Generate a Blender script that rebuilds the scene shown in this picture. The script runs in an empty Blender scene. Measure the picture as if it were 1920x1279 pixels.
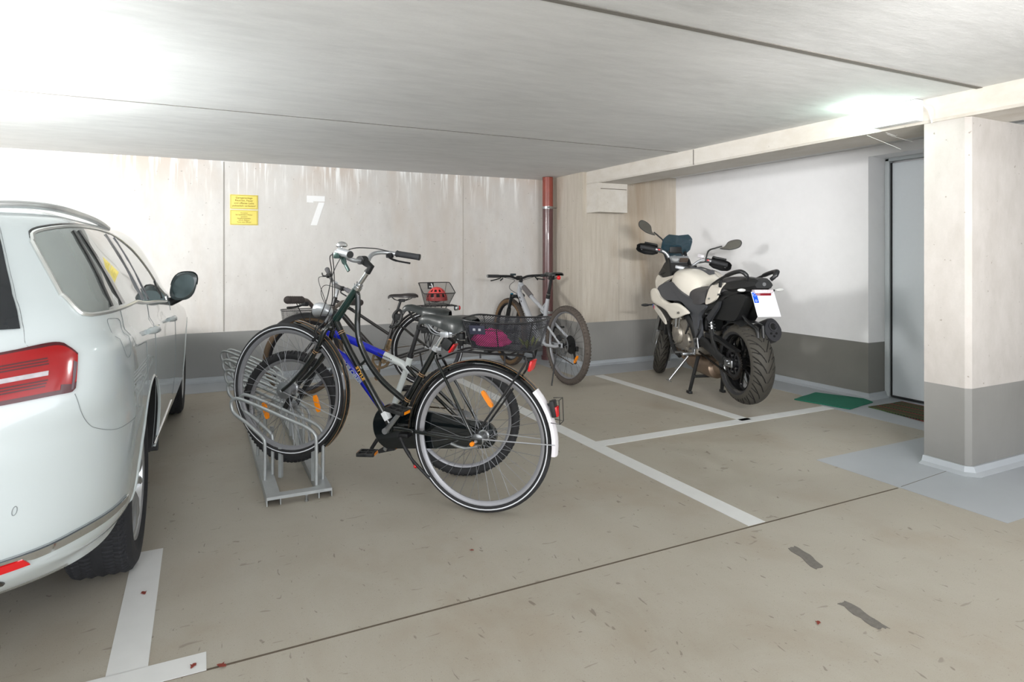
import bpy, bmesh, math, random
from mathutils import Vector, Matrix, noise

random.seed(7)
SC = bpy.context.scene
C = SC.collection
PI = math.pi

# ---------------------------------------------------------------- camera
cam_data = bpy.data.cameras.new('camera')
cam_data.sensor_width = 36.0
cam_data.lens = 1182.0 / 1920.0 * 36.0
cam_data.shift_y = -(639.5 - 478.0) / 1920.0
cam_data.clip_start = 0.05
cam = bpy.data.objects.new('camera', cam_data)
cam.location = (0, 0, 1.22)
cam.rotation_euler = (PI / 2, 0, -math.atan2(.4427, .8967))
C.objects.link(cam)
SC.camera = cam

# ---------------------------------------------------------------- colour management
SC.view_settings.view_transform = 'Standard'
SC.view_settings.look = 'None'
SC.view_settings.gamma = 1.0
SC.view_settings.exposure = 0.2
SC.view_settings.use_curve_mapping = False

# ---------------------------------------------------------------- daylight from the open side of the garage
world = bpy.data.worlds.new('daylight')
SC.world = world
world.use_nodes = True
world.node_tree.nodes['Background'].inputs[0].default_value = (0.93, 0.96, 1.0, 1)
world.node_tree.nodes['Background'].inputs[1].default_value = 3.1

def lamp(name, kind, loc, power, size=0.3, color=(1, 1, 1), rot=(0, 0, 0), size_y=None):
    d = bpy.data.lights.new(name, kind)
    d.energy = power
    d.color = color
    if kind == 'AREA':
        d.size = size
        if size_y:
            d.shape = 'RECTANGLE'
            d.size_y = size_y
    else:
        d.shadow_soft_size = size
    o = bpy.data.objects.new(name, d)
    o.location = loc
    o.rotation_euler = rot
    C.objects.link(o)
    return o

# unseen lights: a ceiling lamp at the left, then lights added as fill
lamp('unseen_point_light', 'POINT', (-1.9, 3.6, 1.86), 300, 0.24, (1.0, 0.99, 0.97))
lamp('unseen_point_light', 'POINT', (-0.6, -0.8, 1.80), 45, 0.12, (1.0, 0.99, 0.97))  # added fill light behind the camera
lamp('unseen_point_light', 'POINT', (2.3, 0.0, 1.60), 24, 0.12, (1.0, 0.99, 0.97))  # added fill light for the right-hand side
_p = Vector((1.6, 0.1, 1.62))
lamp('door_wall_fill_light', 'AREA', _p, 15, 0.9, (1.0, 0.99, 0.98), (Vector((4.9, 4.9, 1.35)) - _p).to_track_quat('-Z', 'Y').to_euler(), 0.15).data.spread = math.radians(60)  # unseen area light, added to brighten the door wall

# ---------------------------------------------------------------- node helpers
MATS = {}

def srgb(r, g, b):
    def f(v):
        v /= 255.0
        return v / 12.92 if v <= 0.04045 else ((v + 0.055) / 1.055) ** 2.4
    return (f(r), f(g), f(b), 1.0)

def new_mat(name):
    m = bpy.data.materials.new(name)
    m.use_nodes = True
    nt = m.node_tree
    return m, nt, nt.nodes['Principled BSDF']

def N(nt, kind, **kw):
    n = nt.nodes.new(kind)
    for k, v in kw.items():
        setattr(n, k, v)
    return n

def L(nt, a, b):
    nt.links.new(a, b)

def mat(name, col, rough=0.5, metal=0.0, coat=0.0, var=0.06, scale=40.0, bump=0.0, spec=0.5, emit=None, es=0.0, rvar=0.0):
    """plain surface with a little procedural variation in tone"""
    if name in MATS:
        return MATS[name]
    m, nt, p = new_mat(name)
    tc = N(nt, 'ShaderNodeTexCoord')
    nz = N(nt, 'ShaderNodeTexNoise')
    nz.inputs['Scale'].default_value = scale
    nz.inputs['Detail'].default_value = 3
    L(nt, tc.outputs['Object'], nz.inputs['Vector'])
    mx = N(nt, 'ShaderNodeMix', data_type='RGBA')
    c = srgb(*col)
    a = tuple(min(1, v * (1 - var)) for v in c[:3]) + (1,)
    b = tuple(min(1, v * (1 + var)) for v in c[:3]) + (1,)
    mx.inputs[6].default_value = a
    mx.inputs[7].default_value = b
    L(nt, nz.outputs['Fac'], mx.inputs[0])
    L(nt, mx.outputs[2], p.inputs['Base Color'])
    p.inputs['Roughness'].default_value = rough
    p.inputs['Metallic'].default_value = metal
    p.inputs['Coat Weight'].default_value = coat
    p.inputs['Specular IOR Level'].default_value = spec
    if rvar:
        mr = N(nt, 'ShaderNodeMapRange')
        mr.inputs['To Min'].default_value = max(0, rough - rvar)
        mr.inputs['To Max'].default_value = rough + rvar
        L(nt, nz.outputs['Fac'], mr.inputs['Value'])
        L(nt, mr.outputs[0], p.inputs['Roughness'])
    if bump:
        bp = N(nt, 'ShaderNodeBump')
        bp.inputs['Strength'].default_value = bump
        bp.inputs['Distance'].default_value = 0.002
        L(nt, nz.outputs['Fac'], bp.inputs['Height'])
        L(nt, bp.outputs[0], p.inputs['Normal'])
    if emit:
        p.inputs['Emission Color'].default_value = srgb(*emit)
        p.inputs['Emission Strength'].default_value = es
    MATS[name] = m
    return m

def math_node(nt, op, a, b=None, clamp=False):
    n = N(nt, 'ShaderNodeMath', operation=op)
    n.use_clamp = clamp
    for i, v in enumerate((a, b)):
        if v is None:
            continue
        if isinstance(v, (int, float)):
            n.inputs[i].default_value = v
        else:
            L(nt, v, n.inputs[i])
    return n.outputs[0]

def mixc(nt, fac, a, b):
    mx = N(nt, 'ShaderNodeMix', data_type='RGBA')
    for i, v in ((0, fac), (6, a), (7, b)):
        if isinstance(v, (int, float)):
            mx.inputs[i].default_value = v
        elif isinstance(v, tuple):
            mx.inputs[i].default_value = v
        else:
            L(nt, v, mx.inputs[i])
    return mx.outputs[2]

def noise_fac(nt, vec, scale, detail=4, rough=0.5, lo=0.35, hi=0.65, mapping=None, dist=0.0):
    nz = N(nt, 'ShaderNodeTexNoise')
    nz.inputs['Scale'].default_value = scale
    nz.inputs['Detail'].default_value = detail
    nz.inputs['Roughness'].default_value = rough
    nz.inputs['Distortion'].default_value = dist
    if mapping:
        mp = N(nt, 'ShaderNodeMapping')
        mp.inputs['Scale'].default_value = mapping
        L(nt, vec, mp.inputs['Vector'])
        vec = mp.outputs[0]
    L(nt, vec, nz.inputs['Vector'])
    mr = N(nt, 'ShaderNodeMapRange')
    mr.inputs['From Min'].default_value = lo
    mr.inputs['From Max'].default_value = hi
    L(nt, nz.outputs['Fac'], mr.inputs['Value'])
    return mr.outputs[0]

# ---------------------------------------------------------------- mesh helpers
class MB:
    """collects shapes and links them as ONE mesh object"""
    def __init__(self, M=None):
        self.v, self.f, self.mi, self.uv = [], [], [], {}
        self.M = M
        self.m = 0

    def add(self, vs, fs, flip=False):
        o = len(self.v)
        for p in vs:
            p = Vector(p)
            self.v.append(self.M @ p if self.M else p)
        for f in fs:
            f = tuple(o + i for i in f)
            self.f.append(f[::-1] if flip else f)
            self.mi.append(self.m)
        return o

    def box(self, c, s, R=None, bevel=0.0):
        hx, hy, hz = s[0] / 2, s[1] / 2, s[2] / 2
        if bevel > 0:
            bm = bmesh.new()
            bmesh.ops.create_cube(bm, size=1.0)
            for v in bm.verts:
                v.co = Vector((v.co.x * s[0], v.co.y * s[1], v.co.z * s[2]))
            bmesh.ops.bevel(bm, geom=bm.edges[:], offset=min(bevel, min(s) * .45), segments=2, affect='EDGES', profile=.6)
            bm.verts.index_update()
            vs = [v.co.copy() for v in bm.verts]
            fs = [tuple(v.index for v in f.verts) for f in bm.faces]
            bm.free()
        else:
            vs = [Vector((x * hx, y * hy, z * hz)) for x in (-1, 1) for y in (-1, 1) for z in (-1, 1)]
            fs = [(0, 1, 3, 2), (4, 6, 7, 5), (0, 4, 5, 1), (2, 3, 7, 6), (0, 2, 6, 4), (1, 5, 7, 3)]
        if R:
            vs = [R @ v for v in vs]
        self.add([v + Vector(c) for v in vs], fs)
        return self

    def tube(self, pts, r, seg=10, closed=False, cap=True, flat=None):
        """sweep a circle (or an ellipse: flat=(ratio, side vector)) along pts"""
        pts = [Vector(p) for p in pts]
        n = len(pts)
        rs = r if isinstance(r, (list, tuple)) else [r] * n
        T = []
        for i in range(n):
            a = pts[(i - 1) % n] if (closed or i > 0) else pts[i]
            b = pts[(i + 1) % n] if (closed or i < n - 1) else pts[i]
            t = (b - a)
            T.append(t.normalized() if t.length > 1e-9 else Vector((1, 0, 0)))
        up = Vector((0, 0, 1)) if abs(T[0].z) < .9 else Vector((0, 1, 0))
        if flat:
            up = Vector(flat[1])
        u = (up - T[0] * up.dot(T[0])).normalized()
        vs, fs = [], []
        for i in range(n):
            u = u - T[i] * u.dot(T[i])
            u = u.normalized()
            w = T[i].cross(u)
            for k in range(seg):
                a = 2 * PI * k / seg
                e = flat[0] if flat else 1.0
                vs.append(pts[i] + (u * math.cos(a) * e + w * math.sin(a)) * rs[i])
        m = n if closed else n - 1
        for i in range(m):
            j = (i + 1) % n
            for k in range(seg):
                l = (k + 1) % seg
                fs.append((i * seg + k, i * seg + l, j * seg + l, j * seg + k))
        if cap and not closed:
            fs.append(tuple(range(seg))[::-1])
            fs.append(tuple((n - 1) * seg + k for k in range(seg)))
        self.add(vs, fs, flip=True)
        return self

    def lathe(self, prof, c=(0, 0, 0), axis='Y', seg=48, closed=False, fn=None, cap=False):
        """prof: (radius, axial) pairs turned about the axis through c"""
        c = Vector(c)
        vs, fs = [], []
        m = len(prof)
        for i in range(seg):
            a = 2 * PI * i / seg
            for j, (r, h) in enumerate(prof):
                if fn:
                    r, h = fn(a, j, r, h)
                if axis == 'Y':
                    p = Vector((r * math.cos(a), h, r * math.sin(a)))
                elif axis == 'X':
                    p = Vector((h, r * math.cos(a), r * math.sin(a)))
                else:
                    p = Vector((r * math.cos(a), r * math.sin(a), h))
                vs.append(c + p)
        mm = m if closed else m - 1
        for i in range(seg):
            k = (i + 1) % seg
            for j in range(mm):
                l = (j + 1) % m
                fs.append((i * m + j, i * m + l, k * m + l, k * m + j))
        if cap and not closed:
            fs.append(tuple(i * m for i in range(seg)))
            fs.append(tuple(i * m + m - 1 for i in range(seg))[::-1])
        self.add(vs, fs, flip=(axis != 'Y'))
        return self

    def cyl(self, a, b, r, seg=16, r2=None):
        a, b = Vector(a), Vector(b)
        return self.tube([a, b], [r, r2 if r2 is not None else r], seg)

    def grid(self, fn, nu, nv, closed_u=False, flip=False, uvfn=None):
        vs = [fn(i / (nu if closed_u else nu - 1), j / (nv - 1)) for i in range(nu) for j in range(nv)]
        fs = []
        for i in range(nu if closed_u else nu - 1):
            k = (i + 1) % nu
            for j in range(nv - 1):
                fs.append((i * nv + j, k * nv + j, k * nv + j + 1, i * nv + j + 1))
        o = self.add(vs, fs, flip)
        if uvfn:
            for i in range(nu):
                for j in range(nv):
                    self.uv[o + i * nv + j] = uvfn(i / (nu if closed_u else nu - 1), j / (nv - 1))
        return self

    def loft(self, rings, cap=True, closed=True, flip=False):
        m = len(rings[0])
        vs = [p for r in rings for p in r]
        fs = []
        for i in range(len(rings) - 1):
            for k in range(m if closed else m - 1):
                l = (k + 1) % m
                fs.append((i * m + k, i * m + l, (i + 1) * m + l, (i + 1) * m + k))
        if cap:
            fs.append(tuple(range(m))[::-1])
            fs.append(tuple((len(rings) - 1) * m + k for k in range(m)))
        self.add(vs, fs, flip)
        return self

    def prism(self, poly, a, b, plane='XZ', bev=0.0):
        """polygon in a plane, extruded along the third axis from a to b"""
        def P(p, h):
            if plane == 'XZ':
                return (p[0], h, p[1])
            if plane == 'XY':
                return (p[0], p[1], h)
            return (h, p[0], p[1])
        n = len(poly)
        if bev > 0:
            cx = sum(p[0] for p in poly) / n
            cy = sum(p[1] for p in poly) / n
            def sh(p):
                d = Vector((cx - p[0], cy - p[1]))
                d = d.normalized() * bev if d.length > 0 else d
                return (p[0] + d.x, p[1] + d.y)
            small = [sh(p) for p in poly]
            s = 1 if b > a else -1
            rings = [[P(p, a) for p in small], [P(p, a + s * bev) for p in poly], [P(p, b - s * bev) for p in poly], [P(p, b) for p in small]]
        else:
            rings = [[P(p, a) for p in poly], [P(p, b) for p in poly]]
        self.loft(rings, True, True)
        return self

    def sphere(self, c, r, seg=16, rings=10, s=(1, 1, 1)):
        c = Vector(c)
        def fn(u, v):
            a, b = 2 * PI * u, PI * (v - .5)
            return c + Vector((r * s[0] * math.cos(b) * math.cos(a), r * s[1] * math.cos(b) * math.sin(a), r * s[2] * math.sin(b)))
        self.grid(fn, seg, rings, closed_u=True)
        return self

    def build(self, name, m, parent=None, smooth=True, angle=40, fix=False):
        me = bpy.data.meshes.new(name)
        me.from_pydata([tuple(v) for v in self.v], [], self.f)
        ms = m if isinstance(m, (list, tuple)) else [m]
        for x in ms:
            me.materials.append(x)
        if len(ms) > 1:
            for p, i in zip(me.polygons, self.mi):
                p.material_index = i
        if self.uv:
            uvl = me.uv_layers.new(name='uv')
            for lp in me.loops:
                uvl.data[lp.index].uv = self.uv.get(lp.vertex_index, (0, 0))
        me.validate()
        if fix:
            bm = bmesh.new()
            bm.from_mesh(me)
            bmesh.ops.recalc_face_normals(bm, faces=bm.faces)
            bm.to_mesh(me)
            bm.free()
        if smooth:
            me.polygons.foreach_set('use_smooth', [True] * len(me.polygons))
            me.set_sharp_from_angle(angle=math.radians(angle))
        me.update()
        o = bpy.data.objects.new(name, me)
        C.objects.link(o)
        if parent:
            o.parent = parent
        return o

def cr(pts, n=6, closed=False):
    """Catmull-Rom curve through the points"""
    P = [Vector(p) for p in pts]
    m = len(P)
    out = []
    rng = range(m if closed else m - 1)
    for i in rng:
        p0 = P[(i - 1) % m] if (closed or i > 0) else P[0] * 2 - P[1]
        p1, p2 = P[i], P[(i + 1) % m]
        p3 = P[(i + 2) % m] if (closed or i + 2 < m) else P[-1] * 2 - P[-2]
        for k in range(n):
            t = k / n
            out.append(.5 * ((2 * p1) + (p2 - p0) * t + (2 * p0 - 5 * p1 + 4 * p2 - p3) * t * t + (3 * p1 - p0 - 3 * p2 + p3) * t ** 3))
    if not closed:
        out.append(P[-1])
    return out

def interp(tab, x):
    """piecewise smooth table lookup"""
    if x <= tab[0][0]:
        return tab[0][1]
    for (a, va), (b, vb) in zip(tab, tab[1:]):
        if x <= b:
            t = (x - a) / (b - a)
            return va + (vb - va) * t
    return tab[-1][1]

def tag(o, label=None, cat=None, group=None, kind=None):
    if label:
        o['label'] = label
    if cat:
        o['category'] = cat
    if group:
        o['group'] = group
    if kind:
        o['kind'] = kind
    return o

def thing(name, label, cat, loc=(0, 0, 0), rz=0.0, group=None):
    o = bpy.data.objects.new(name, None)
    o.empty_display_size = 0.1
    o.location = loc
    o.rotation_euler = (0, 0, rz)
    C.objects.link(o)
    return tag(o, label, cat, group)

def struct(name, mb, m, parent=None, smooth=False, label=None):
    o = mb.build(name, m, parent, smooth=smooth)
    if not parent:
        o['kind'] = 'structure'
    if label:
        o['label'] = label
    return o
# ================================================================ setting: materials
H_CEIL = 2.13
X_BEAM = 3.80
Y_BACK = 6.70
Y_BLOCK = 5.85
X_DOORWALL = 5.06

def concrete(name, base, dark, light, stain=None, drips=False, band=None, streak=(1, 1, 1), bumps=0.25, rough=0.85, spots=0.0):
    m, nt, p = new_mat(name)
    geo = N(nt, 'ShaderNodeNewGeometry')
    pos = geo.outputs['Position']
    a = noise_fac(nt, pos, 1.3, 6, .6, .3, .7, streak)
    b = noise_fac(nt, pos, 9.0, 5, .65, .3, .7, streak)
    c = noise_fac(nt, pos, 90.0, 2, .5, .3, .7)
    col = mixc(nt, a, srgb(*dark), srgb(*base))
    col = mixc(nt, math_node(nt, 'MULTIPLY', b, .55), col, srgb(*light))
    col = mixc(nt, math_node(nt, 'MULTIPLY', c, .12), col, srgb(*dark))
    sep = N(nt, 'ShaderNodeSeparateXYZ')
    L(nt, pos, sep.inputs[0])
    X, Y, Z = sep.outputs
    if stain:
        s = noise_fac(nt, pos, 1.0, 5, .6, .5, .72, (2.3, 2.3, .55), .4)
        col = mixc(nt, math_node(nt, 'MULTIPLY', s, .6), col, srgb(*stain))
    if drips:
        # lime runs and damp stains below the slab
        top = N(nt, 'ShaderNodeMapRange')
        top.inputs['From Min'].default_value = 1.72
        top.inputs['From Max'].default_value = 2.12
        L(nt, Z, top.inputs['Value'])
        runs = noise_fac(nt, pos, 5.0, 3, .6, .52, .68, (5.0, 5.0, .35))
        col = mixc(nt, math_node(nt, 'MULTIPLY', math_node(nt, 'MULTIPLY', top.outputs[0], noise_fac(nt, pos, 1.6, 3, .5, .42, .6)), .75), col, srgb(206, 192, 180))
        col = mixc(nt, math_node(nt, 'MULTIPLY', math_node(nt, 'MULTIPLY', top.outputs[0], runs), 1.3, True), col, srgb(246, 245, 243))
    if spots:
        sp = noise_fac(nt, pos, 34.0, 2, .5, .71, .77)
        col = mixc(nt, math_node(nt, 'MULTIPLY', sp, spots), col, srgb(120, 112, 100))
    if band:
        k = math_node(nt, 'LESS_THAN', Z, 0.475)
        bc = mixc(nt, noise_fac(nt, pos, 2.0, 4, .5, .3, .7), srgb(*band), srgb(*[min(255, v + 9) for v in band]))
        col = mixc(nt, k, col, bc)
        L(nt, math_node(nt, 'SUBTRACT', rough, math_node(nt, 'MULTIPLY', k, .45)), p.inputs['Roughness'])
    else:
        p.inputs['Roughness'].default_value = rough
    L(nt, col, p.inputs['Base Color'])
    p.inputs['Specular IOR Level'].default_value = .35
    bp = N(nt, 'ShaderNodeBump')
    bp.inputs['Strength'].default_value = bumps
    bp.inputs['Distance'].default_value = .004
    L(nt, b, bp.inputs['Height'])
    L(nt, bp.outputs[0], p.inputs['Normal'])
    return m

M_BACK = concrete('wall_concrete', (214, 211, 207), (202, 198, 194), (228, 226, 223), (202, 192, 182), True, (138, 138, 137), (1, 1, .5), spots=.5)
M_BLOCK = concrete('block_concrete', (198, 190, 178), (172, 162, 147), (214, 208, 198), (156, 134, 108), False, (138, 137, 134), (2.4, 2.4, .22), spots=.5)
M_PILLAR = concrete('pillar_concrete', (182, 177, 172), (166, 160, 154), (196, 192, 188), None, False, (128, 127, 124), (1, 1, .5), spots=.7)
M_BEAM = concrete('beam_concrete', (208, 203, 195), (190, 182, 170), (220, 217, 212), None, False, None, (1, .5, 1), spots=.4)
M_PLASTER = concrete('white_plaster', (238, 238, 239), (232, 232, 233), (242, 242, 243), None, False, (122, 121, 116), (1, 1, 1), .08)
M_CEIL = concrete('ceiling_concrete', (221, 221, 220), (200, 200, 199), (232, 232, 231), None, False, None, (.45, 1.5, 1), .3)

def floor_material():
    m, nt, p = new_mat('floor_concrete')
    geo = N(nt, 'ShaderNodeNewGeometry')
    pos = geo.outputs['Position']
    a = noise_fac(nt, pos, .9, 6, .6, .3, .7, None, .6)
    b = noise_fac(nt, pos, 4.5, 7, .68, .32, .68, (1, .5, 1), .9)
    col = mixc(nt, a, srgb(158, 150, 136), srgb(175, 169, 156))
    col = mixc(nt, math_node(nt, 'MULTIPLY', b, .65), col, srgb(180, 176, 165))
    g = noise_fac(nt, pos, 1.7, 4, .6, .52, .75, (1, 1, 1), .3)
    col = mixc(nt, math_node(nt, 'MULTIPLY', g, .45), col, srgb(152, 134, 113))
    # fine specks and short scratches of dirt
    for sc, mp, lo, k, cc in ((42, (1, .35, 1), .70, .5, (84, 74, 64)), (34, (.3, 1, 1), .70, .4, (104, 94, 82)), (150, None, .68, .5, (120, 110, 98)), (300, None, .66, .35, (130, 120, 108)), (18, (1, .5, 1), .74, .7, (104, 94, 82))):
        s = noise_fac(nt, pos, sc, 2, .5, lo, lo + .03, mp, .6)
        col = mixc(nt, math_node(nt, 'MULTIPLY', s, k), col, srgb(*cc))
    fine = noise_fac(nt, pos, 260, 2, .5, .3, .7)
    col = mixc(nt, math_node(nt, 'MULTIPLY', fine, .14), col, srgb(140, 132, 120))
    L(nt, col, p.inputs['Base Color'])
    mr = N(nt, 'ShaderNodeMapRange')
    mr.inputs['To Min'].default_value = .42
    mr.inputs['To Max'].default_value = .62
    L(nt, b, mr.inputs['Value'])
    L(nt, mr.outputs[0], p.inputs['Roughness'])
    p.inputs['Specular IOR Level'].default_value = .4
    bp = N(nt, 'ShaderNodeBump')
    bp.inputs['Strength'].default_value = .12
    bp.inputs['Distance'].default_value = .003
    L(nt, b, bp.inputs['Height'])
    L(nt, bp.outputs[0], p.inputs['Normal'])
    return m

M_FLOOR = floor_material()
M_LINE = mat('white_line_paint', (218, 219, 218), .55, var=.05, scale=14)
M_COAT = mat('blue_grey_floor_coating', (168, 173, 178), .4, var=.05, scale=6, bump=.1)
M_WHITEP = mat('white_wall_paint', (246, 246, 246), .6, var=.02)
M_JOINT = mat('joint_dark', (92, 82, 70), .9, var=.2, scale=60)
M_JOINTG = mat('joint_grey', (120, 116, 110), .9, var=.15, scale=60)

# ================================================================ setting: shell
b = MB(); b.box((0.5, 3.0, -.1), (13, 11, .2))
struct('floor', b, M_FLOOR)
b = MB(); b.box((0.5, 3.0, H_CEIL + .15), (13, 11, .3))
struct('ceiling', b, M_CEIL)
b = MB(); b.box((-1.65, Y_BACK + .15, 1.065), (10.8, .3, 2.128))
struct('wall_back', b, M_BACK)
# concrete block in the corner behind the motorcycle
b = MB(); b.box(((3.75 + 5.2) / 2, (Y_BLOCK + 6.95) / 2, 1.065), (5.2 - 3.75, 6.95 - Y_BLOCK, 2.128))
struct('wall_corner', b, M_BLOCK)
# plastered wall with the door niche
b = MB()
b.box((5.26, (3.445 + 5.9) / 2, 1.065), (.4, 5.9 - 3.445, 2.128))
b.box((5.26, (3.445 + 2.25) / 2, 2.09), (.4, 3.445 - 2.25, .08))
b.box((5.26, (-3.0 + 2.25) / 2, 1.065), (.4, 5.25, 2.128))
struct('wall_right', b, M_PLASTER)
# beam over the pillar line
b = MB()
b.prism([(X_BEAM, H_CEIL), (X_BEAM, 2.005), (X_BEAM + .012, 1.99), (4.2, 1.99), (4.2, H_CEIL)], Y_BLOCK, -3.0, 'XZ')
struct('beam', b, M_BEAM)
b = MB(); b.box((3.99, 5.735, 1.835), (.38, .23, .31))
b.m = 1; b.box((4.0, 5.619, 1.93), (.34, .004, .006))
struct('beam_corbel', b, [M_BEAM, M_JOINT])
b = MB(); b.box((X_BEAM - .001, 4.17, 2.06), (.004, .008, .13))
struct('trim_1', b, M_JOINTG)
# pillar with chamfered edge
b = MB()
b.prism([(3.82, 2.255), (3.82, 2.035), (3.845, 2.01), (5.4, 2.01), (5.4, 2.255)], 0.0, 1.992, 'XY')
struct('pillar', b, M_PILLAR)
# cove of coating round the pillar foot and along the walls
def cove(name, pts, inward, h=.05, w=.05):
    b = MB()
    rings = []
    for (x, y), (nx, ny) in zip(pts, inward):
        rings.append([(x, y, h), (x + nx * .012, y + ny * .012, h), (x + nx * w * .45, y + ny * w * .45, h * .35), (x + nx * w, y + ny * w, .003), (x + nx * w, y + ny * w, .0005), (x, y, .0005)])
    b.loft(rings, True, True)
    return struct(name, b, M_COAT, smooth=True)
cove('baseboard_back', [(-7, Y_BACK), (3.75, Y_BACK), (3.75, Y_BLOCK), (X_DOORWALL, Y_BLOCK), (X_DOORWALL, 3.445), (5.3, 3.445)],
     [(0, -1), (-1, -1), (-1, -1), (-1, -1), (-1, -1), (-.2, -1)])
cove('baseboard_pillar', [(3.82, 2.255), (3.82, 2.035), (3.845, 2.01), (5.3, 2.01)], [(-1, 0), (-1, -.4), (-.4, -1), (0, -1)], .045, .055)

# ---- coating on the floor: strip along the walls and the field in front of the pillar
def sheet(name, poly, z0, z1, m, parent=None):
    b = MB()
    b.prism(poly, z0, z1, 'XY')
    o = b.build(name, m, parent, smooth=False, fix=True)
    if not parent:
        o['kind'] = 'structure'
    return o
sheet('floor_coating', [(-7, 6.69), (3.74, 6.69), (3.74, 5.84), (5.05, 5.84), (5.05, 3.44), (5.5, 3.44), (5.5, 2.57), (4.50, 2.57), (4.49, 3.43), (4.68, 3.80), (4.70, 5.34), (3.38, 5.36), (3.38, 6.33), (.3, 6.2), (-7, 6.15)], .0004, .0016, M_COAT)
sheet('floor_coating', [(3.285, 1.57), (3.28, 2.56), (5.5, 2.56), (5.5, 1.57)], .0004, .0015, M_COAT)
# ---- painted lines
for i, (x0, y0, x1, y1) in enumerate(((2.208, 2.07, 2.312, 5.78), (3.56, 3.40, 3.662, 5.33), (2.31, 3.345, 4.50, 3.447),
                       (-.247, 2.15, -.14, 2.99), (-.60, 2.055, .015, 2.151))):
    sheet('floor_line', [(x0, y0), (x1, y0), (x1, y1), (x0, y1)], .0004, .0021, M_LINE)
# ---- joints
sheet('floor_joint', [(-4, 2.047), (3.27, 2.059), (3.27, 2.067), (-4, 2.055)], .0002, .0012, M_JOINT)
sheet('floor_joint', [(3.30, 2.063), (3.78, 2.10), (3.78, 2.104), (3.30, 2.068)], .001, .0019, M_JOINTG)
sheet('ceiling_joint', [(-6, 1.935), (3.8, 1.935), (3.8, 1.965), (-6, 1.965)], H_CEIL - .004, H_CEIL + .001, M_JOINTG)
sheet('ceiling_joint', [(-6, 4.346), (3.78, 4.346), (3.78, 4.354), (-6, 4.354)], H_CEIL - .003, H_CEIL + .001, M_JOINTG)
b = MB(); b.box((.199, Y_BACK - .001, 1.3), (.010, .006, 1.64)); struct('trim_2', b, mat('joint_pale', (160, 156, 150), .9))
b = MB(); b.box((2.683, Y_BACK - .001, 1.3), (.005, .005, 1.64)); struct('trim_3', b, mat('joint_light', (176, 168, 158), .9))
b = MB(); b.box((3.885 + .35, Y_BLOCK - .001, 1.28), (.005, .004, 1.60)); struct('trim_4', b, mat('joint_light', (176, 168, 158), .9))

# ---- number on the back wall
b = MB()
b.prism([(.970, 1.826), (1.150, 1.826), (1.150, 1.770), (1.035, 1.770), (1.035, 1.757), (.970, 1.757)], Y_BACK - .003, Y_BACK - .0005, 'XZ')
b.prism([(1.088, 1.760), (1.148, 1.760), (1.070, 1.524), (1.008, 1.524)], Y_BACK - .003, Y_BACK - .0005, 'XZ')
o = b.build('painted_number', M_WHITEP, None, smooth=False, fix=True)
tag(o, 'large white number seven painted on the back wall', 'number')

# ---- door in the niche
M_DOOR = mat('door_grey_paint', (220, 226, 230), .35, var=.02, spec=.5)
M_FRAME = mat('door_frame_paint', (186, 192, 194), .4, var=.05)
M_RUBBER = mat('rubber_dark', (34, 35, 36), .75)
b = MB()
b.box((5.30, 3.425, 1.02), (.05, .04, 2.05), bevel=.004)
b.box((5.30, 2.94, 2.035), (.05, 1.0, .03), bevel=.004)
b.box((5.30, 2.45, 1.02), (.05, .04, 2.05), bevel=.004)
d = struct('door_1', b, M_FRAME)
b = MB(); b.box((5.325, 2.935, 1.012), (.03, .93, 1.985), bevel=.003); b.build('door_leaf', M_DOOR, d)
b = MB(); b.box((5.305, 3.401, 1.012), (.02, .008, 1.99)); b.box((5.31, 2.935, .014), (.03, .93, .012)); b.build('door_seal', M_RUBBER, d)
b = MB()
b.cyl((5.31, 2.55, 1.04), (5.26, 2.55, 1.04), .012); b.tube(cr([(5.26, 2.55, 1.04), (5.25, 2.58, 1.04), (5.25, 2.68, 1.04)]), .010)
b.box((5.307, 2.55, 1.0), (.008, .04, .18), bevel=.003)
b.build('door_handle', mat('brushed_steel', (170, 172, 174), .3, 1.0), d)
b = MB(); b.box((5.45, 2.9, 1.0), (.2, 1.3, 2.1)); struct('wall_niche', b, M_PLASTER)

# ================================================================ yellow notices on the back wall
def text_obj(name, lines, size, m, parent, loc, rot, line=1.0, bold=0.0, ext=0.0005, sx=1.0):
    """lettering turned into one real mesh"""
    cu = bpy.data.curves.new(name, 'FONT')
    cu.body = '\n'.join(lines)
    cu.size = size
    cu.align_x = 'CENTER'
    cu.align_y = 'CENTER'
    cu.extrude = ext
    cu.offset = bold
    cu.space_line = line
    tmp = bpy.data.objects.new(name, cu)
    C.objects.link(tmp)
    bpy.context.view_layer.update()
    me = bpy.data.meshes.new_from_object(tmp.evaluated_get(bpy.context.evaluated_depsgraph_get()))
    bpy.data.objects.remove(tmp)
    me.name = name
    me.materials.clear()
    me.materials.append(m)
    o = bpy.data.objects.new(name, me)
    o.location = loc
    o.rotation_euler = rot
    o.scale = (sx, 1, 1)
    C.objects.link(o)
    o.parent = parent
    return o
M_YEL = mat('yellow_sign_paint', (240, 220, 112), .45, var=.04, scale=10)
M_OLIVE = mat('sign_lettering', (120, 98, 20), .6)
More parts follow.
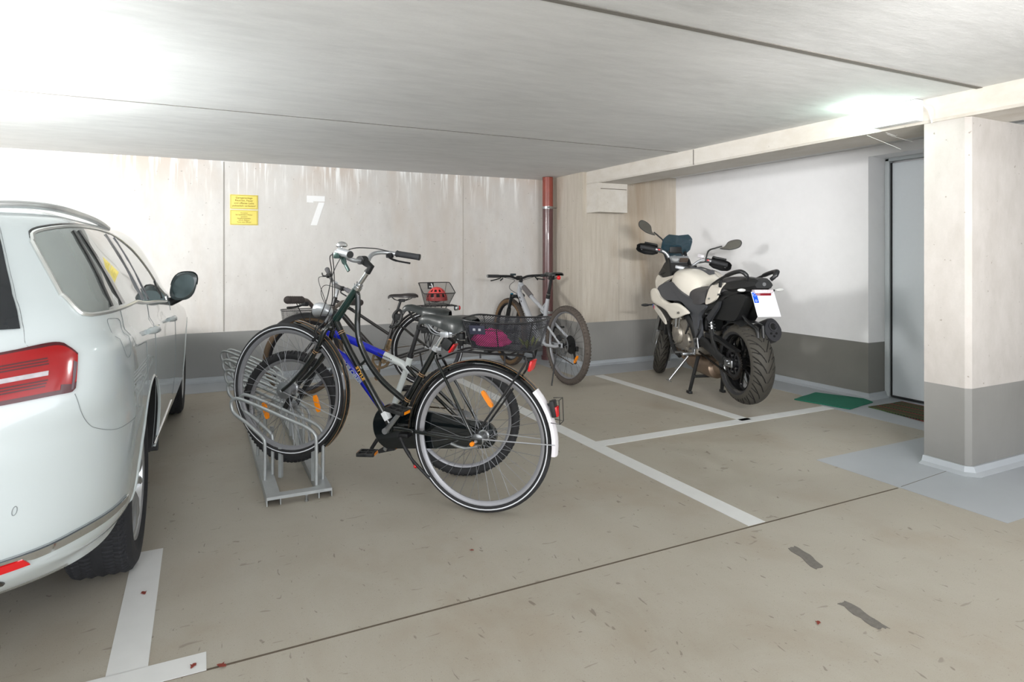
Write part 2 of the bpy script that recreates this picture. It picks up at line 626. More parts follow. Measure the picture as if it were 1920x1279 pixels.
def notice(z0, z1, lines, size, label, line=1.0):
    zc = (z0 + z1) / 2
    t = thing('notice_sign', label, 'sign', (.380, Y_BACK, zc))
    b = MB(); b.box((0, -.004, 0), (.252, .006, z1 - z0), bevel=.002); b.build('panel', M_YEL, t)
    b = MB()
    w, h = .236 / 2, (z1 - z0) / 2 - .007
    for a in ((0, h, 2 * w, .0022), (0, -h, 2 * w, .0022)):
        b.box((a[0], -.0075, a[1]), (a[2], .001, a[3]))
    for x in (-w, w):
        b.box((x, -.0075, 0), (.0022, .001, 2 * h))
    b.build('border', M_OLIVE, t, smooth=False)
    text_obj('lettering', lines, size, M_OLIVE, t, (0, -.0076, 0), (PI / 2, 0, 0), line)
    return t
notice(1.668, 1.808, ['Garagenanlage', 'Rauchen, Feuer', 'und offenes Licht', 'polizeilich verboten!'], .026, 'upper of the two small yellow notices on the back wall')
notice(1.512, 1.658, ['Vorsicht!', 'bei laufendem Motor', 'entsteht', 'Vergiftungsgefahr', 'durch Abgase', 'Tore weit \u00f6ffnen!'], .018, 'lower of the two small yellow notices on the back wall')

# ================================================================ downpipe
M_PIPE = mat('brown_pipe_paint', (92, 60, 60), .28, var=.3, scale=5, coat=.3)
M_GALV = mat('galvanised_steel', (178, 182, 183), .4, .55, var=.18, scale=30, rvar=.1)
M_STEEL = mat('brushed_steel', (170, 172, 174), .3, 1.0)
M_CHROME = mat('chrome', (215, 217, 220), .08, 1.0, var=.02)
t = thing('downpipe', 'dark red drain pipe running down the corner by the concrete block', 'pipe', (3.635, 6.42, 0))
PX, PY = 0, 0
b = MB(); b.cyl((0, 0, .03), (0, 0, 1.78), .062, 24); b.cyl((0, 0, .0), (0, 0, .05), .075, 24); b.build('pipe', M_PIPE, t)
b = MB(); b.cyl((0, 0, 1.77), (0, 0, 2.125), .0625, 24); b.build('upper_pipe', mat('red_oxide_pipe_paint', (140, 66, 54), .35, var=.35, scale=9, coat=.2), t)
for z in (1.77, .55):
    b = MB(); b.lathe([(.063, -.014), (.068, -.014), (.068, .014), (.063, .014)], (0, 0, z), 'Z', 24, True)
    b.box((-.03, -.075, z), (.03, .012, .02)); b.cyl((-.02, -.09, z), (-.02, -.06, z), .006, 8); b.cyl((.068, 0, z), (.115, 0, z), .006, 8)
    b.build('clamp', M_STEEL, t)

# ================================================================ exit sign, glowing, on the beam
M_EXITG = mat('exit_sign_green', (150, 235, 200), .4, emit=(90, 230, 170), es=.55)
M_EXITW = mat('exit_sign_white', (250, 255, 252), .4, emit=(246, 255, 250), es=1.6)
M_PLAST = mat('white_plastic', (228, 230, 228), .35)
t = thing('exit_sign', 'glowing white and green emergency exit sign high on the beam', 'exit sign', (3.78, 2.38, 2.065))
b = MB(); b.box((-.015, 0, 0), (.07, .27, .125), bevel=.006); b.build('housing', M_PLAST, t)
b = MB(); b.box((-.052, 0, 0), (.006, .262, .118), bevel=.002); b.build('lens', M_EXITW, t)
b = MB()
b.box((-.0555, -.075, -.002), (.002, .045, .09))
for a, c2 in (((.06, .04), (.045, .03)), ):
    b.sphere((-.0555, .05, .036), .011, 10, 8, (.15, 1, 1))
b.tube([(-.0555, .052, .022), (-.0555, .038, -.008), (-.0555, .012, -.012), (-.0555, .004, -.042)], .008, 6)
b.tube([(-.0555, .038, -.008), (-.0555, .048, -.035), (-.0555, .072, -.042)], .007, 6)
b.tube([(-.0555, .050, .018), (-.0555, .018, .016), (-.0555, .008, .004)], .005, 6)
b.tube([(-.0555, .054, .02), (-.0555, .075, .008), (-.0555, .072, -.01)], .005, 6)
b.prism([(-.025, .012), (-.005, -.002), (-.025, -.016)], -.056, -.054, 'YZ')
b.build('pictogram', M_EXITG, t)
b = MB(); b.tube(cr([(-.02, -.135, .03), (-.03, -.165, .02), (-.02, -.185, -.01), (-.005, -.188, -.05), (.012, -.185, -.08)]), .004, 6); b.build('cable', M_PLAST, t)
lamp('exit_sign_light', 'POINT', (3.62, 2.50, 2.05), 4.2, .05, (.74, 1.0, .88))

# ================================================================ door mats
def fibre(name, f):
    m, nt, p = new_mat(name)
    f(m, nt, p)
    return m
def _g(m, nt, p):
    geo = N(nt, 'ShaderNodeNewGeometry')
    a = noise_fac(nt, geo.outputs['Position'], 180, 2, .5, .3, .7)
    b_ = noise_fac(nt, geo.outputs['Position'], 9, 3, .5, .3, .7)
    L(nt, mixc(nt, b_, mixc(nt, a, srgb(14, 84, 66), srgb(38, 122, 98)), srgb(26, 108, 86)), p.inputs['Base Color'])
    p.inputs['Roughness'].default_value = .95
M_GREEN = fibre('green_carpet', _g)
def _r(m, nt, p):
    tc = N(nt, 'ShaderNodeTexCoord')
    sep = N(nt, 'ShaderNodeSeparateXYZ'); L(nt, tc.outputs['Object'], sep.inputs[0])
    x = sep.outputs[0]
    zig = N(nt, 'ShaderNodeTexWave', wave_type='BANDS'); zig.bands_direction = 'Y'
    zig.inputs['Scale'].default_value = 14; zig.inputs['Distortion'].default_value = 1.0
    L(nt, tc.outputs['Object'], zig.inputs['Vector'])
    ph = math_node(nt, 'FRACT', math_node(nt, 'ADD', math_node(nt, 'MULTIPLY', x, 6.5), math_node(nt, 'MULTIPLY', zig.outputs['Fac'], .12)))
    ramp = N(nt, 'ShaderNodeValToRGB'); ramp.color_ramp.interpolation = 'CONSTANT'
    e = ramp.color_ramp.elements
    e[0].position = 0; e[0].color = srgb(66, 82, 44)
    e[1].position = .30; e[1].color = srgb(128, 62, 48)
    for q, cc in ((.52, (44, 36, 30)), (.62, (72, 96, 50)), (.86, (104, 52, 44))):
        k = e.new(q); k.color = srgb(*cc)
    L(nt, ph, ramp.inputs[0])
    sp = noise_fac(nt, tc.outputs['Object'], 120, 2, .5, .35, .65)
    L(nt, mixc(nt, math_node(nt, 'MULTIPLY', sp, .6), ramp.outputs[0], srgb(30, 28, 24)), p.inputs['Base Color'])
    p.inputs['Roughness'].default_value = .95
M_RUG = fibre('striped_mat_weave', _r)
def doormat(poly, m, label, name='doormat', th=.008):
    b = MB()
    z = .002
    n = len(poly)
    cx = sum(p[0] for p in poly) / n; cy = sum(p[1] for p in poly) / n
    dense = []
    for i in range(n):
        a, c2 = Vector(poly[i]), Vector(poly[(i + 1) % n])
        for k in range(10):
            q = a.lerp(c2, k / 10)
            q += Vector((noise.noise(Vector((q.x * 9, q.y * 9, 1))), noise.noise(Vector((q.x * 9, q.y * 9, 7))))) * .008
            dense.append((q.x - cx, q.y - cy))
    b.prism(dense, 0, th, 'XY', .002)
    o = b.build(name, m, None, fix=True)
    o.location = (cx, cy, z)
    return tag(o, label, 'doormat')
doormat([(4.47, 3.70), (4.86, 3.80), (5.02, 3.46), (4.97, 3.34), (4.58, 3.27)], M_GREEN, 'plain green carpet mat with a folded corner beside the grey door')
doormat([(4.78, 3.25), (5.20, 3.25), (5.20, 2.70), (4.72, 2.70)], M_RUG, 'red and green striped doormat lying in front of the grey door')

# ================================================================ scraps and leaves on the floor
M_LEAF = mat('dry_leaf', (128, 52, 40), .7, var=.3, scale=80)
leafs = [((263, 1106), 'tiny red-brown dry leaf lying on the white line beside the car', -.185, 2.66, 'x'),
         ((1437, 1137), 'tiny brown leaf on the open floor near the dark scuff marks', 1.62, 1.50, 'x'),
         ((885, 1014), 'tiny red leaf on the floor in front of the black bicycle', .95, 2.50, 'x')]
from math import cos, sin
def leaf(x, y, s, a, label, z=.003):
    b = MB()
    pts = [(0, -1), (.45, -.55), (.35, -.2), (.8, 0), (.35, .2), (.25, .65), (0, 1), (-.3, .6), (-.35, .15), (-.7, -.05), (-.35, -.3), (-.4, -.6)]
    ring = [Vector((p[0] * s, p[1] * s, .003 * abs(p[0]) + .002)) for p in pts]
    low = [Vector((p.x, p.y, p.z - .0012)) for p in ring]
    b.loft([low, ring], True, True)
    o = b.build('dry_leaf', M_LEAF, None, fix=True)
    o.location = (x, y, z)
    o.rotation_euler = (0, 0, a)
    return tag(o, label, 'leaf')
leaf(-.185, 2.62, .014, .4, 'small red-brown dry leaf lying on the white line by the car')
leaf(1.83, 1.42, .012, 2.1, 'small brown dry leaf alone on the open floor by the scuff marks')
leaf(1.00, 2.40, .009, 1.1, 'tiny red leaf on the floor in front of the black bicycle')
leaf(.055, 2.055, .016, .9, 'brown leaf lying in the floor joint beside the white corner mark')
leaf(-.02, 2.09, .013, 2.6, 'brown leaf on the lower edge of the white corner mark')
def scrap(poly, label):
    b = MB()
    dense = []
    for i in range(len(poly)):
        a, c2 = Vector(poly[i]), Vector(poly[(i + 1) % len(poly)])
        for k in range(7):
            q = a.lerp(c2, k / 7)
            q += Vector((random.uniform(-.006, .006), random.uniform(-.006, .006)))
            dense.append((q.x, q.y))
    b.prism(dense, .0004, .0016, 'XY')
    o = b.build('tape_remnant', mat('dark_tape_remnant', (112, 108, 102), .8, var=.3, scale=70), None, smooth=False, fix=True)
    return tag(o, label, 'tape remnant')
t = thing('cobweb', 'wispy cobweb threads hanging under the beam near the exit sign', 'cobweb', (3.82, 2.55, 1.985))
b = MB()
b.tube(cr([(0, .06, 0), (.10, .03, -.035), (.22, -.02, -.085)]), .0011, 5)
b.tube(cr([(.02, -.05, 0), (.07, -.08, -.02), (.12, -.06, -.005)]), .0007, 5)
b.tube(cr([(.08, -.02, .0), (.13, -.07, -.03), (.22, -.10, -.05)]), .0007, 5)
b.build('threads', mat('cobweb_silk', (225, 225, 222), .8), t)
scrap([(2.19, 1.845), (2.235, 1.84), (2.19, 1.675), (2.135, 1.67)], 'short dark tape remnant stuck to the floor, farther of the two')
scrap([(2.00, 1.47), (2.04, 1.468), (2.02, 1.30), (1.975, 1.315)], 'short dark tape remnant stuck to the floor, nearer of the two')
# ================================================================ bicycles: materials
M_TYRE = mat('tyre_rubber', (40, 40, 42), .8, var=.2, scale=60, bump=.2)
M_TYRE2 = mat('dusty_tyre_rubber', (84, 76, 70), .9, var=.25, scale=40, bump=.3)
M_TAN = mat('tan_tyre_wall', (116, 92, 66), .8, var=.15)
M_MUDTYRE = mat('mud_brown_tyre_tread', (92, 76, 60), .95, var=.2, scale=30)
M_REFL = mat('reflective_stripe', (222, 224, 228), .4)
M_RIM = mat('alloy_rim', (158, 158, 162), .42, .6, var=.05)
M_RIMD = mat('dark_rim', (46, 46, 50), .35, .6)
M_SPOKE = mat('steel_spokes', (140, 142, 146), .45, .7)
M_SPOKEB = mat('black_spokes', (34, 34, 36), .35, .6)
M_HUB = mat('alloy_hub', (164, 166, 168), .35, .85, var=.1, scale=60)
M_BLACKP = mat('black_gloss_paint', (16, 20, 20), .16, coat=.6, var=.1)
M_GREENP = mat('dark_green_gloss_paint', (14, 40, 36), .16, coat=.6, var=.1)
M_MATTE = mat('matte_black_metal', (32, 32, 34), .42, .2)
M_PLB = mat('black_plastic', (28, 29, 30), .5, var=.1)
M_SADDLE = mat('black_saddle_vinyl', (42, 46, 46), .36, var=.06, scale=90, bump=.05)
M_SADDLE2 = mat('brown_black_saddle', (48, 44, 44), .42)
M_GRIP = mat('rubber_grip', (44, 45, 48), .7)
M_FOAM = mat('foam_grip', (62, 56, 54), .95, bump=.4, scale=200)
M_AMBER = mat('amber_reflector', (245, 140, 8), .25, spec=.7)
M_RED = mat('red_reflector', (214, 20, 28), .22, spec=.7)
M_GOLD = mat('gold_lining', (176, 136, 92), .5)
M_SILVER = mat('silver_paint', (196, 199, 203), .3, .7)
M_CLEAR = mat('lamp_glass', (150, 168, 172), .12, coat=.4)
M_BLUE = mat('bright_blue_paint', (16, 34, 190), .22, coat=.5)
M_BWHITE = mat('white_frame_paint', (214, 220, 218), .28, coat=.4)
M_CHAIN = mat('oily_chain', (84, 70, 54), .45, .7, var=.3, scale=200)
M_RUST = mat('rusty_crank_steel', (116, 98, 74), .5, .7, var=.3, scale=60)
M_CABLE = mat('cable_black', (24, 24, 26), .5)
M_MTB = mat('silver_mtb_paint', (184, 187, 193), .3, .25, coat=.3)
M_PATCH = mat('grey_frame_guard', (104, 100, 100), .6)
M_DECAL = mat('white_decal', (226, 228, 230), .5)
M_ORANGE = mat('gold_decal', (206, 152, 62), .5)

def net_mat(name, col, pitch, wire=.22, diamond=True):
    """expanded-metal netting: real openings between the strands"""
    m, nt, p = new_mat(name)
    tc = N(nt, 'ShaderNodeTexCoord')
    sep = N(nt, 'ShaderNodeSeparateXYZ')
    L(nt, tc.outputs['UV'], sep.inputs[0])
    u = math_node(nt, 'DIVIDE', sep.outputs[0], pitch)
    v = math_node(nt, 'DIVIDE', sep.outputs[1], pitch)
    if diamond:
        a = math_node(nt, 'ADD', u, v)
        b_ = math_node(nt, 'SUBTRACT', u, v)
    else:
        a, b_ = u, v
    fa = math_node(nt, 'LESS_THAN', math_node(nt, 'FRACT', a), wire)
    fb = math_node(nt, 'LESS_THAN', math_node(nt, 'FRACT', b_), wire)
    k = math_node(nt, 'MAXIMUM', fa, fb)
    p.inputs['Base Color'].default_value = srgb(*col)
    p.inputs['Roughness'].default_value = .5
    L(nt, k, p.inputs['Alpha'])
    return m
M_NET = net_mat('black_basket_netting', (30, 32, 40), .0095, .33)
M_NET2 = net_mat('fine_black_basket_netting', (34, 36, 38), .008, .24)

def rotM(p, axis, deg):
    p = Vector(p)
    return Matrix.Translation(p) @ Matrix.Rotation(math.radians(deg), 4, Vector(axis)) @ Matrix.Translation(-p)

def wheel(par, name, c, R, tw, rw=.012, M=None, nsp=36, tyre=None, rim=None, spoke=None, stripe=False, knobs=0, ks=1.0, side=None,
          hub_r=.018, hub_w=.05, hub_m=None, hub_prof=None, refl=(), rimh=.018, deepside=0.0, phase=0.0, seg=72):
    """tyre + rim + spokes + hub; axle along local Y through c"""
    tyre = tyre or M_TYRE; rim = rim or M_RIM; spoke = spoke or M_SPOKE
    c = Vector(c)
    tr = tw
    b = MB(M)
    prof = []
    for k in range(15):
        a = math.radians(-140 + 280 * k / 14)
        prof.append((R - tr + math.cos(a) * tr, math.sin(a) * tr * .98))
    b.lathe(prof, c, 'Y', seg)
    ms = [tyre]
    if knobs:
        n = knobs
        for i in range(n):
            for row, (yy, rr, sx, sy) in enumerate(((0, .001, .010, .014), (-.55, -.1, .010, .010), (.55, -.1, .010, .010), (-.86, -.36, .010, .008), (.86, -.36, .010, .008))):
                a = 2 * PI * (i + (.5 if row % 2 else 0)) / n + phase
                rad = R + tr * rr - .001
                p = c + Vector((math.cos(a) * rad, yy * tr, math.sin(a) * rad))
                rot = Matrix.Rotation(-a, 3, 'Y') @ Matrix.Rotation(math.asin(max(-1, min(1, yy))) * 1.0, 3, 'Z')
                b.box(p, (.0060 * ks, sy * ks, sx * ks), rot)
    if side:
        b.m = 1
        ms.append(side)
        for s in (-1, 1):
            b.lathe([(R - tr + math.cos(math.radians(q)) * (tr + .0008), s * math.sin(math.radians(q)) * (tr * .98 + .0008)) for q in (55, 75, 95, 115, 135)], c, 'Y', seg)
    wh = b.build(name, ms, par)
    # rim
    b = MB(M)
    r0 = R - 2 * tr + .004
    b.lathe([(r0, -rw), (r0, rw), (r0 - rimh * .45, rw * .95), (r0 - rimh, rw * .35), (r0 - rimh, -rw * .35), (r0 - rimh * .45, -rw * .95)], c, 'Y', seg, True)
    b.build('rim', rim, wh)
    if stripe:
        b = MB(M)
        for s in (-1, 1):
            a0_ = [math.radians(q) for q in (82, 86, 90, 94, 98)]
            b.lathe([(R - tr + math.cos(q) * (tr + .0006), s * math.sin(q) * (tr * .98 + .0006)) for q in a0_], c, 'Y', seg)
        b.build('reflective_ring', M_REFL, wh)
    # spokes
    b = MB(M)
    for i in range(nsp):
        s = 1 if i % 2 else -1
        a0 = 2 * PI * i / nsp + phase
        off = 2 * PI * 2.2 / nsp * (1 if (i // 2) % 2 else -1) * 1.6
        fr = hub_r * 1.25
        h = c + Vector((math.cos(a0 + off) * fr, s * hub_w * .5, math.sin(a0 + off) * fr))
        e = c + Vector((math.cos(a0) * (r0 - rimh + .002), s * .003, math.sin(a0) * (r0 - rimh + .002)))
        b.tube([h, e], .00115, 4, cap=False)
    b.build('spokes', spoke, wh)
    b = MB(M)
    hp = hub_prof or [(.004, -hub_w * .85), (.009, -hub_w * .8), (.009, -hub_w * .62), (hub_r * 1.35, -hub_w * .58), (hub_r * 1.4, -hub_w * .5), (hub_r * .8, -hub_w * .44),
                      (hub_r * .8, hub_w * .44), (hub_r * 1.4, hub_w * .5), (hub_r * 1.35, hub_w * .58), (.009, hub_w * .62), (.009, hub_w * .8), (.004, hub_w * .85)]
    b.lathe(hp, c, 'Y', 28, cap=True)
    b.build('hub', hub_m or M_HUB, wh)
    for a in refl:
        b = MB(M)
        a, tw_ = (a if isinstance(a, tuple) else (a, 0))
        a = math.radians(a); tw_ = math.radians(tw_)
        rr = r0 * .60
        X0_ = Vector((math.cos(a), 0, math.sin(a))); e2 = a + PI / 2 + tw_
        X = Vector((math.cos(e2), 0, math.sin(e2))); Z = Vector((-math.sin(e2), 0, math.cos(e2)))
        rings = []
        for s in (-1, 1):
            pass
        poly = [(-.052, -.006), (-.035, -.012), (.035, -.012), (.052, -.006), (.052, .006), (.035, .012), (-.035, .012), (-.052, .006)]
        for yy in (-.008, .008):
            rings.append([c + X0_ * rr + X * p * .85 + Z * q * .85 + Vector((0, yy, 0)) for p, q in poly])
        b.loft(rings, True, True)
        b.build('spoke_reflector', M_AMBER, wh, smooth=False, fix=True)
    return wh

def mudguard(par, name, c, R, a0, a1, w=.026, m=None, M=None, depth=.012, stay=(), lining=None, tail=None, tail_m=None):
    """curved strip round a wheel, angles in degrees from forward over the top"""
    b = MB(M)
    c = Vector(c)
    n = max(8, int(abs(a1 - a0) / 5))
    ms = [m]
    def strip(A0, A1, R, off, w, mi, nn):
        rings = []
        for i in range(nn + 1):
            a = math.radians(A0 + (A1 - A0) * i / nn)
            ring = []
            prof = [(-1, -1), (-.8, -.35), (-.4, -.03), (0, 0), (.4, -.03), (.8, -.35), (1, -1)]
            for t, d in prof:
                r = R + d * depth + off
                ring.append(c + Vector((math.cos(a) * r, t * w, math.sin(a) * r)))
            for t, d in prof[::-1]:
                r = R + d * depth + off - .0016
                ring.append(c + Vector((math.cos(a) * r, t * (w - .001), math.sin(a) * r)))
            rings.append(ring)
        b.m = mi
        b.loft(rings, True, True)
    strip(a0, a1, R, 0, w, 0, n)
    if lining:
        ms.append(lining)
        b.m = 1
        for s in (-.62, .62):
            pts = [c + Vector((math.cos(math.radians(a0 + (a1 - a0) * i / n)) * (R - .0022), s * w, math.sin(math.radians(a0 + (a1 - a0) * i / n)) * (R - .0022))) for i in range(n + 1)]
            b.tube(pts, .0011, 5)
    o = b.build(name, ms, par, fix=True)
    if tail:
        b = MB(M)
        strip2 = (tail[0], tail[1])
        rings = []
        nn = 8
        for i in range(nn + 1):
            a = math.radians(tail[0] + (tail[1] - tail[0]) * i / nn)
            ring = []
            ww = w * (1.06 + .12 * i / nn)
            prof = [(-1, -1.5), (-.8, -.35), (-.4, .05), (0, .1), (.4, .05), (.8, -.35), (1, -1.5)]
            for t, d in prof:
                ring.append(c + Vector((math.cos(a) * (R + .002 + d * depth), t * ww, math.sin(a) * (R + .002 + d * depth))))
            for t, d in prof[::-1]:
                ring.append(c + Vector((math.cos(a) * (R + .0005 + d * depth), t * (ww - .0015), math.sin(a) * (R + .0005 + d * depth))))
            rings.append(ring)
        b.loft(rings, True, True)
        b.build('mudguard_tip', tail_m, o, fix=True)
    for p, q in stay:
        b = MB(M)
        b.tube([p, q], .0026, 6)
        b.build('mudguard_stay', mat('bright_stay_steel', (190, 192, 196), .35, .6), o)
    return o

def saddle(par, c, nose, length, width, z_nose, z_mid, z_tail, m, thick=.055, springs=False, droop=.0):
    """saddle from nose (front, +x) to tail: wide at the back, rails underneath. c = (x of tail, z base)"""
    b = MB()
    n, k = 22, 14
    xt = c[0]
    def fn(u, v):
        x = nose - u * length
        # half width along the saddle
        w = width / 2 * interp([(0, .16), (.05, .24), (.25, .30), (.45, .42), (.62, .80), (.75, .98), (.88, 1.0), (.96, .86), (1, .62)], u)
        zt = interp([(0, z_nose - .018), (.06, z_nose - .003), (.2, z_nose), (.45, z_mid), (.7, (z_mid + z_tail) / 2 + .004), (.9, z_tail), (1, z_tail - .012)], u)
        th = thick * interp([(0, .55), (.3, .7), (.6, 1.0), (.85, 1.1), (1, .6)], u)
        a = PI * v
        yy = -math.cos(a) * w
        s = math.sin(a)
        zz = zt - th * (1 - s ** .55) - abs(math.cos(a)) ** 3 * .006
        if .55 < u:
            zz += -.006 * math.exp(-(yy / .02) ** 2) * min(1, (u - .55) * 4)
        return Vector((x, yy, zz))
    b.grid(fn, n, k)
    # underside
    def fn2(u, v):
        p = fn(u, 0).lerp(fn(u, 1), v)
        return p + Vector((0, 0, .004 * math.sin(PI * v)))
    b.grid(fn2, n, 5, flip=True)
    o = b.build('saddle', m, par, fix=True, angle=60)
    b = MB()
    zz = z_mid - thick - .004
    for s in (-1, 1):
        b.tube(cr([(nose - length * .10, s * .006, z_nose - thick * .6), (nose - length * .28, s * .020, zz - .018), (nose - length * .62, s * .022, zz - .020), (nose - length * .85, s * .045, z_tail - thick - .0)]), .0035, 6)
    b.box((nose - length * .48, 0, zz - .022), (.045, .05, .028), bevel=.005)
    b.build('saddle_rails', M_SILVER if springs else M_MATTE, o)
    if springs:
        for s in (-1, 1):
            b = MB()
            x0, y0, z1 = nose - length * .83, s * .055, z_tail - thick * .9
            pts = []
            for i in range(56):
                a = 2 * PI * i / 12
                pts.append((x0 + math.cos(a) * .017, y0 + math.sin(a) * .017, z1 - .055 * i / 55))
            b.tube(pts, .0028, 6)
            b.build('saddle_spring', M_CHROME, o)
            b = MB(); b.lathe([(.02, 0), (.021, -.012), (.018, -.03), (.010, -.055), (.004, -.06)], (x0, y0, z1 - .022), 'Z', 16); b.build('saddle_bumper', M_PLB, o)
    return o

def pedal(par, c, rx=0.0, m=None, refl=True, spin=.0, name='pedal'):
    b = MB()
    R = Matrix.Rotation(rx, 3, 'Y')
    s = 1 if c[1] > 0 else -1
    c = Vector(c)
    for x in (-.042, .042):
        b.box(c + R @ Vector((x, s * .045, 0)), (.012, .085, .020), R, bevel=.003)
    for y in (.004, .045, .086):
        b.box(c + R @ Vector((0, s * y, 0)), (.08, .008, .018), R, bevel=.002)
    b.cyl(c + Vector((0, -s * .01, 0)), c + Vector((0, s * .09, 0)), .007, 10)
    o = b.build(name, m or M_PLB, par, fix=True)
    if refl:
        for x in (-.050, .050):
            b = MB(); b.box(c + R @ Vector((x, s * .045, 0)), (.004, .05, .013), R); b.build('pedal_reflector', M_AMBER, o, smooth=False)
    return o

def rail(*pts):
    return cr(pts, 6)

# ================================================================ bicycle A: black Dutch roadster, nearest
def bike_a():
    t = thing('city_bicycle', 'black roadster bicycle with wire rear basket, nearest in the rack', 'bicycle', (1.19, 2.745, 0), math.radians(135.2))
    RH, FH, BB = Vector((0, 0, .352)), Vector((1.094, 0, .509)), Vector((.475, 0, .360))
    HT, HB = Vector((.672, 0, 1.055)), Vector((.812, 0, .868))
    st = (HT - HB).normalized()
    # frame
    b = MB()
    b.tube([HB - st * .012, HT], .019, 20)
    b.tube(cr([(.688, 0, 1.035), (.672, 0, 1.020), (.668, 0, .95), (.672, 0, .87), (.665, 0, .80), (.640, 0, .735), (.592, 0, .658), (.520, 0, .582), (.405, 0, .500)], 8), .0145, 16)
    b.tube([(.800, 0, .885), (.712, 0, .726), (.622, 0, .586), BB], .0165, 16)
    b.tube([(.660, 0, .655), (.622, 0, .690)], .007, 10)
    b.cyl((.648, 0, .640), (.655, 0, .655), .011, 10)
    S1 = Vector((.232, 0, .765))
    b.tube([BB, S1], .0158, 16)
    b.cyl(BB + Vector((0, -.037, 0)), BB + Vector((0, .037, 0)), .022, 20)
    for s in (-1, 1):
        b.tube(rail((.455, s * .02, .363), (.40, s * .034, .368), (.25, s * .05, .362), (.02, s * .06, .353)), [.011] * 8 + [.009] * 11, 12)
        b.tube([(.224, s * .018, .735), (.215, s * .034, .715), (.020, s * .060, .380)], .0075, 10)
        b.box((.0, s * .062, .355), (.06, .005, .03), bevel=.002)
        b.cyl((.33, s * .05, .366), (.335, s * .052, .366), .014, 12)
    b.box((.275, .0, .368), (.012, .09, .012))
    fr = b.build('frame', [M_BLACKP], t)
    b = MB()
    b.tube([HB + st * .02, HT - st * .015], .0196, 20); b.build('head_tube', M_GREENP, fr)
    d = (S1 - BB).normalized()
    for q in (.165, .315):
        b = MB(); b.cyl(BB + d * q, BB + d * (q + .003), .0164, 20); b.cyl(BB + d * q, BB + d * (q + .013), .0150, 20); b.cyl(BB + d * (q + .010), BB + d * (q + .013), .0164, 20); b.build('gold_band', M_GOLD, fr)
    dd = (Vector((.712, 0, .726)) - Vector((.800, 0, .885))).normalized()
    b = MB(); O_ = Vector((.800, 0, .885)); b.cyl(O_ + dd * .065, O_ + dd * .068, .0171, 20); b.cyl(O_ + dd * .065, O_ + dd * .078, .015, 20); b.cyl(O_ + dd * .075, O_ + dd * .078, .0171, 20); b.build('gold_band', M_GOLD, fr)
    b = MB(); b.box((.505, .0, .418), (.03, .036, .045), Matrix.Rotation(math.radians(32), 3, 'Y'), bevel=.004); b.build('frame_sticker', M_DECAL, fr)
    # maker's lettering runs down the tube
    a = math.atan2(.586 - .726, .622 - .712)
    tx = text_obj('tube_lettering', ['STYLE'], .023, M_ORANGE, fr, (.645, .0170, .622), (0, 0, 0), 1.0, .0006, .0006, 1.3)
    Xd = Vector((.622 - .712, 0, .586 - .726)).normalized()
    Zd = Vector((0, 1, 0))
    Yd = Zd.cross(Xd)
    tx.rotation_euler = Matrix((Xd, Yd, Zd)).transposed().to_euler()
    # headset, stem, seat post
    b = MB(); b.cyl(HT - st * .01, HT + st * .008, .024, 20); b.cyl(HT + st * .008, HT + st * .022, .020, 20); b.build('upper_headset_cup', M_CHROME, t)
    b = MB(); b.cyl(HB - st * .010, HB - st * .024, .023, 20); b.build('lower_headset_cup', M_CHROME, t)
    ST = HT + st * .115
    b = MB(); b.cyl(HT + st * .01, ST, .0125, 16)
    s_ = b.build('quill_stem', M_CHROME, t)
    b = MB(); b.tube([ST - st * .02, ST + st * .015, ST + Vector((.022, 0, .035)), ST + Vector((.040, 0, .046))], [.017, .019, .019, .017], 16)
    CL = ST + Vector((.040, 0, .046))
    b.cyl(CL + Vector((0, -.024, 0)), CL + Vector((0, .024, 0)), .022, 18)
    b.build('stem_clamp', M_PLB, s_)
    # swept handlebar
    b = MB()
    CLx, CLz = CL.x, CL.z
    hb = [(CLx, 0, CLz), (CLx + .003, .06, CLz - .002), (CLx + .020, .10, CLz + .012), (CLx + .028, .16, CLz + .034), (CLx + .0, .225, CLz + .040), (CLx - .06, .265, CLz + .030), (CLx - .17, .285, CLz + .016)]
    full = [(p[0], -p[1], p[2]) for p in hb[::-1]] + hb[1:-2] + [(CLx - .03, .245, CLz + .038), (CLx - .085, .268, CLz + .030)]
    b.tube(cr(full, 6), .0112, 14)
    bar = b.build('handlebar', M_SILVER, t)
    for s in (-1, 1):
        b = MB()
        g0, g1 = (Vector((CLx - .048, s * .258, CLz + .034)), Vector((CLx - .175, s * .287, CLz + .014))) if s < 0 else (Vector((CLx - .012, .222, CLz + .043)), Vector((CLx - .104, .272, CLz + .028)))
        dd = (g1 - g0)
        b.tube([g0, g0 + dd * .05, g0 + dd * .1, g0 + dd * .92, g1], [.015, .019, .0165, .0165, .018] if s < 0 else [.018, .020, .020, .019, .018], 16)
        b.build('grip', M_GRIP if s < 0 else M_SILVER, bar)
        b = MB(); b.cyl(g1, g1 + dd.normalized() * .004, .0165, 16); b.build('grip_cap', M_PLB, bar)
        b = MB()
        L0 = Vector((CLx - .02, s * .242, CLz + .036))
        b.box(L0 + Vector((0, 0, -.012)), (.035, .03, .028), bevel=.006)
        if s < 0:
            b.tube(cr([L0 + Vector((.01, 0, -.02)), L0 + Vector((-.02, s * .03, -.040)), L0 + Vector((-.10, s * .045, -.055))]), [.006] * 7 + [.005] * 6, 8)
        else:
            b.tube(cr([L0 + Vector((.0, -.03, -.01)), L0 + Vector((-.015, -.03, -.045)), L0 + Vector((-.045, -.02, -.085))]), [.013] * 7 + [.009] * 6, 10, flat=(.5, (0, 1, 0)))
        b.build('brake_lever', M_MATTE if s < 0 else mat('green_grey_lever', (58, 78, 74), .3, .4), bar)
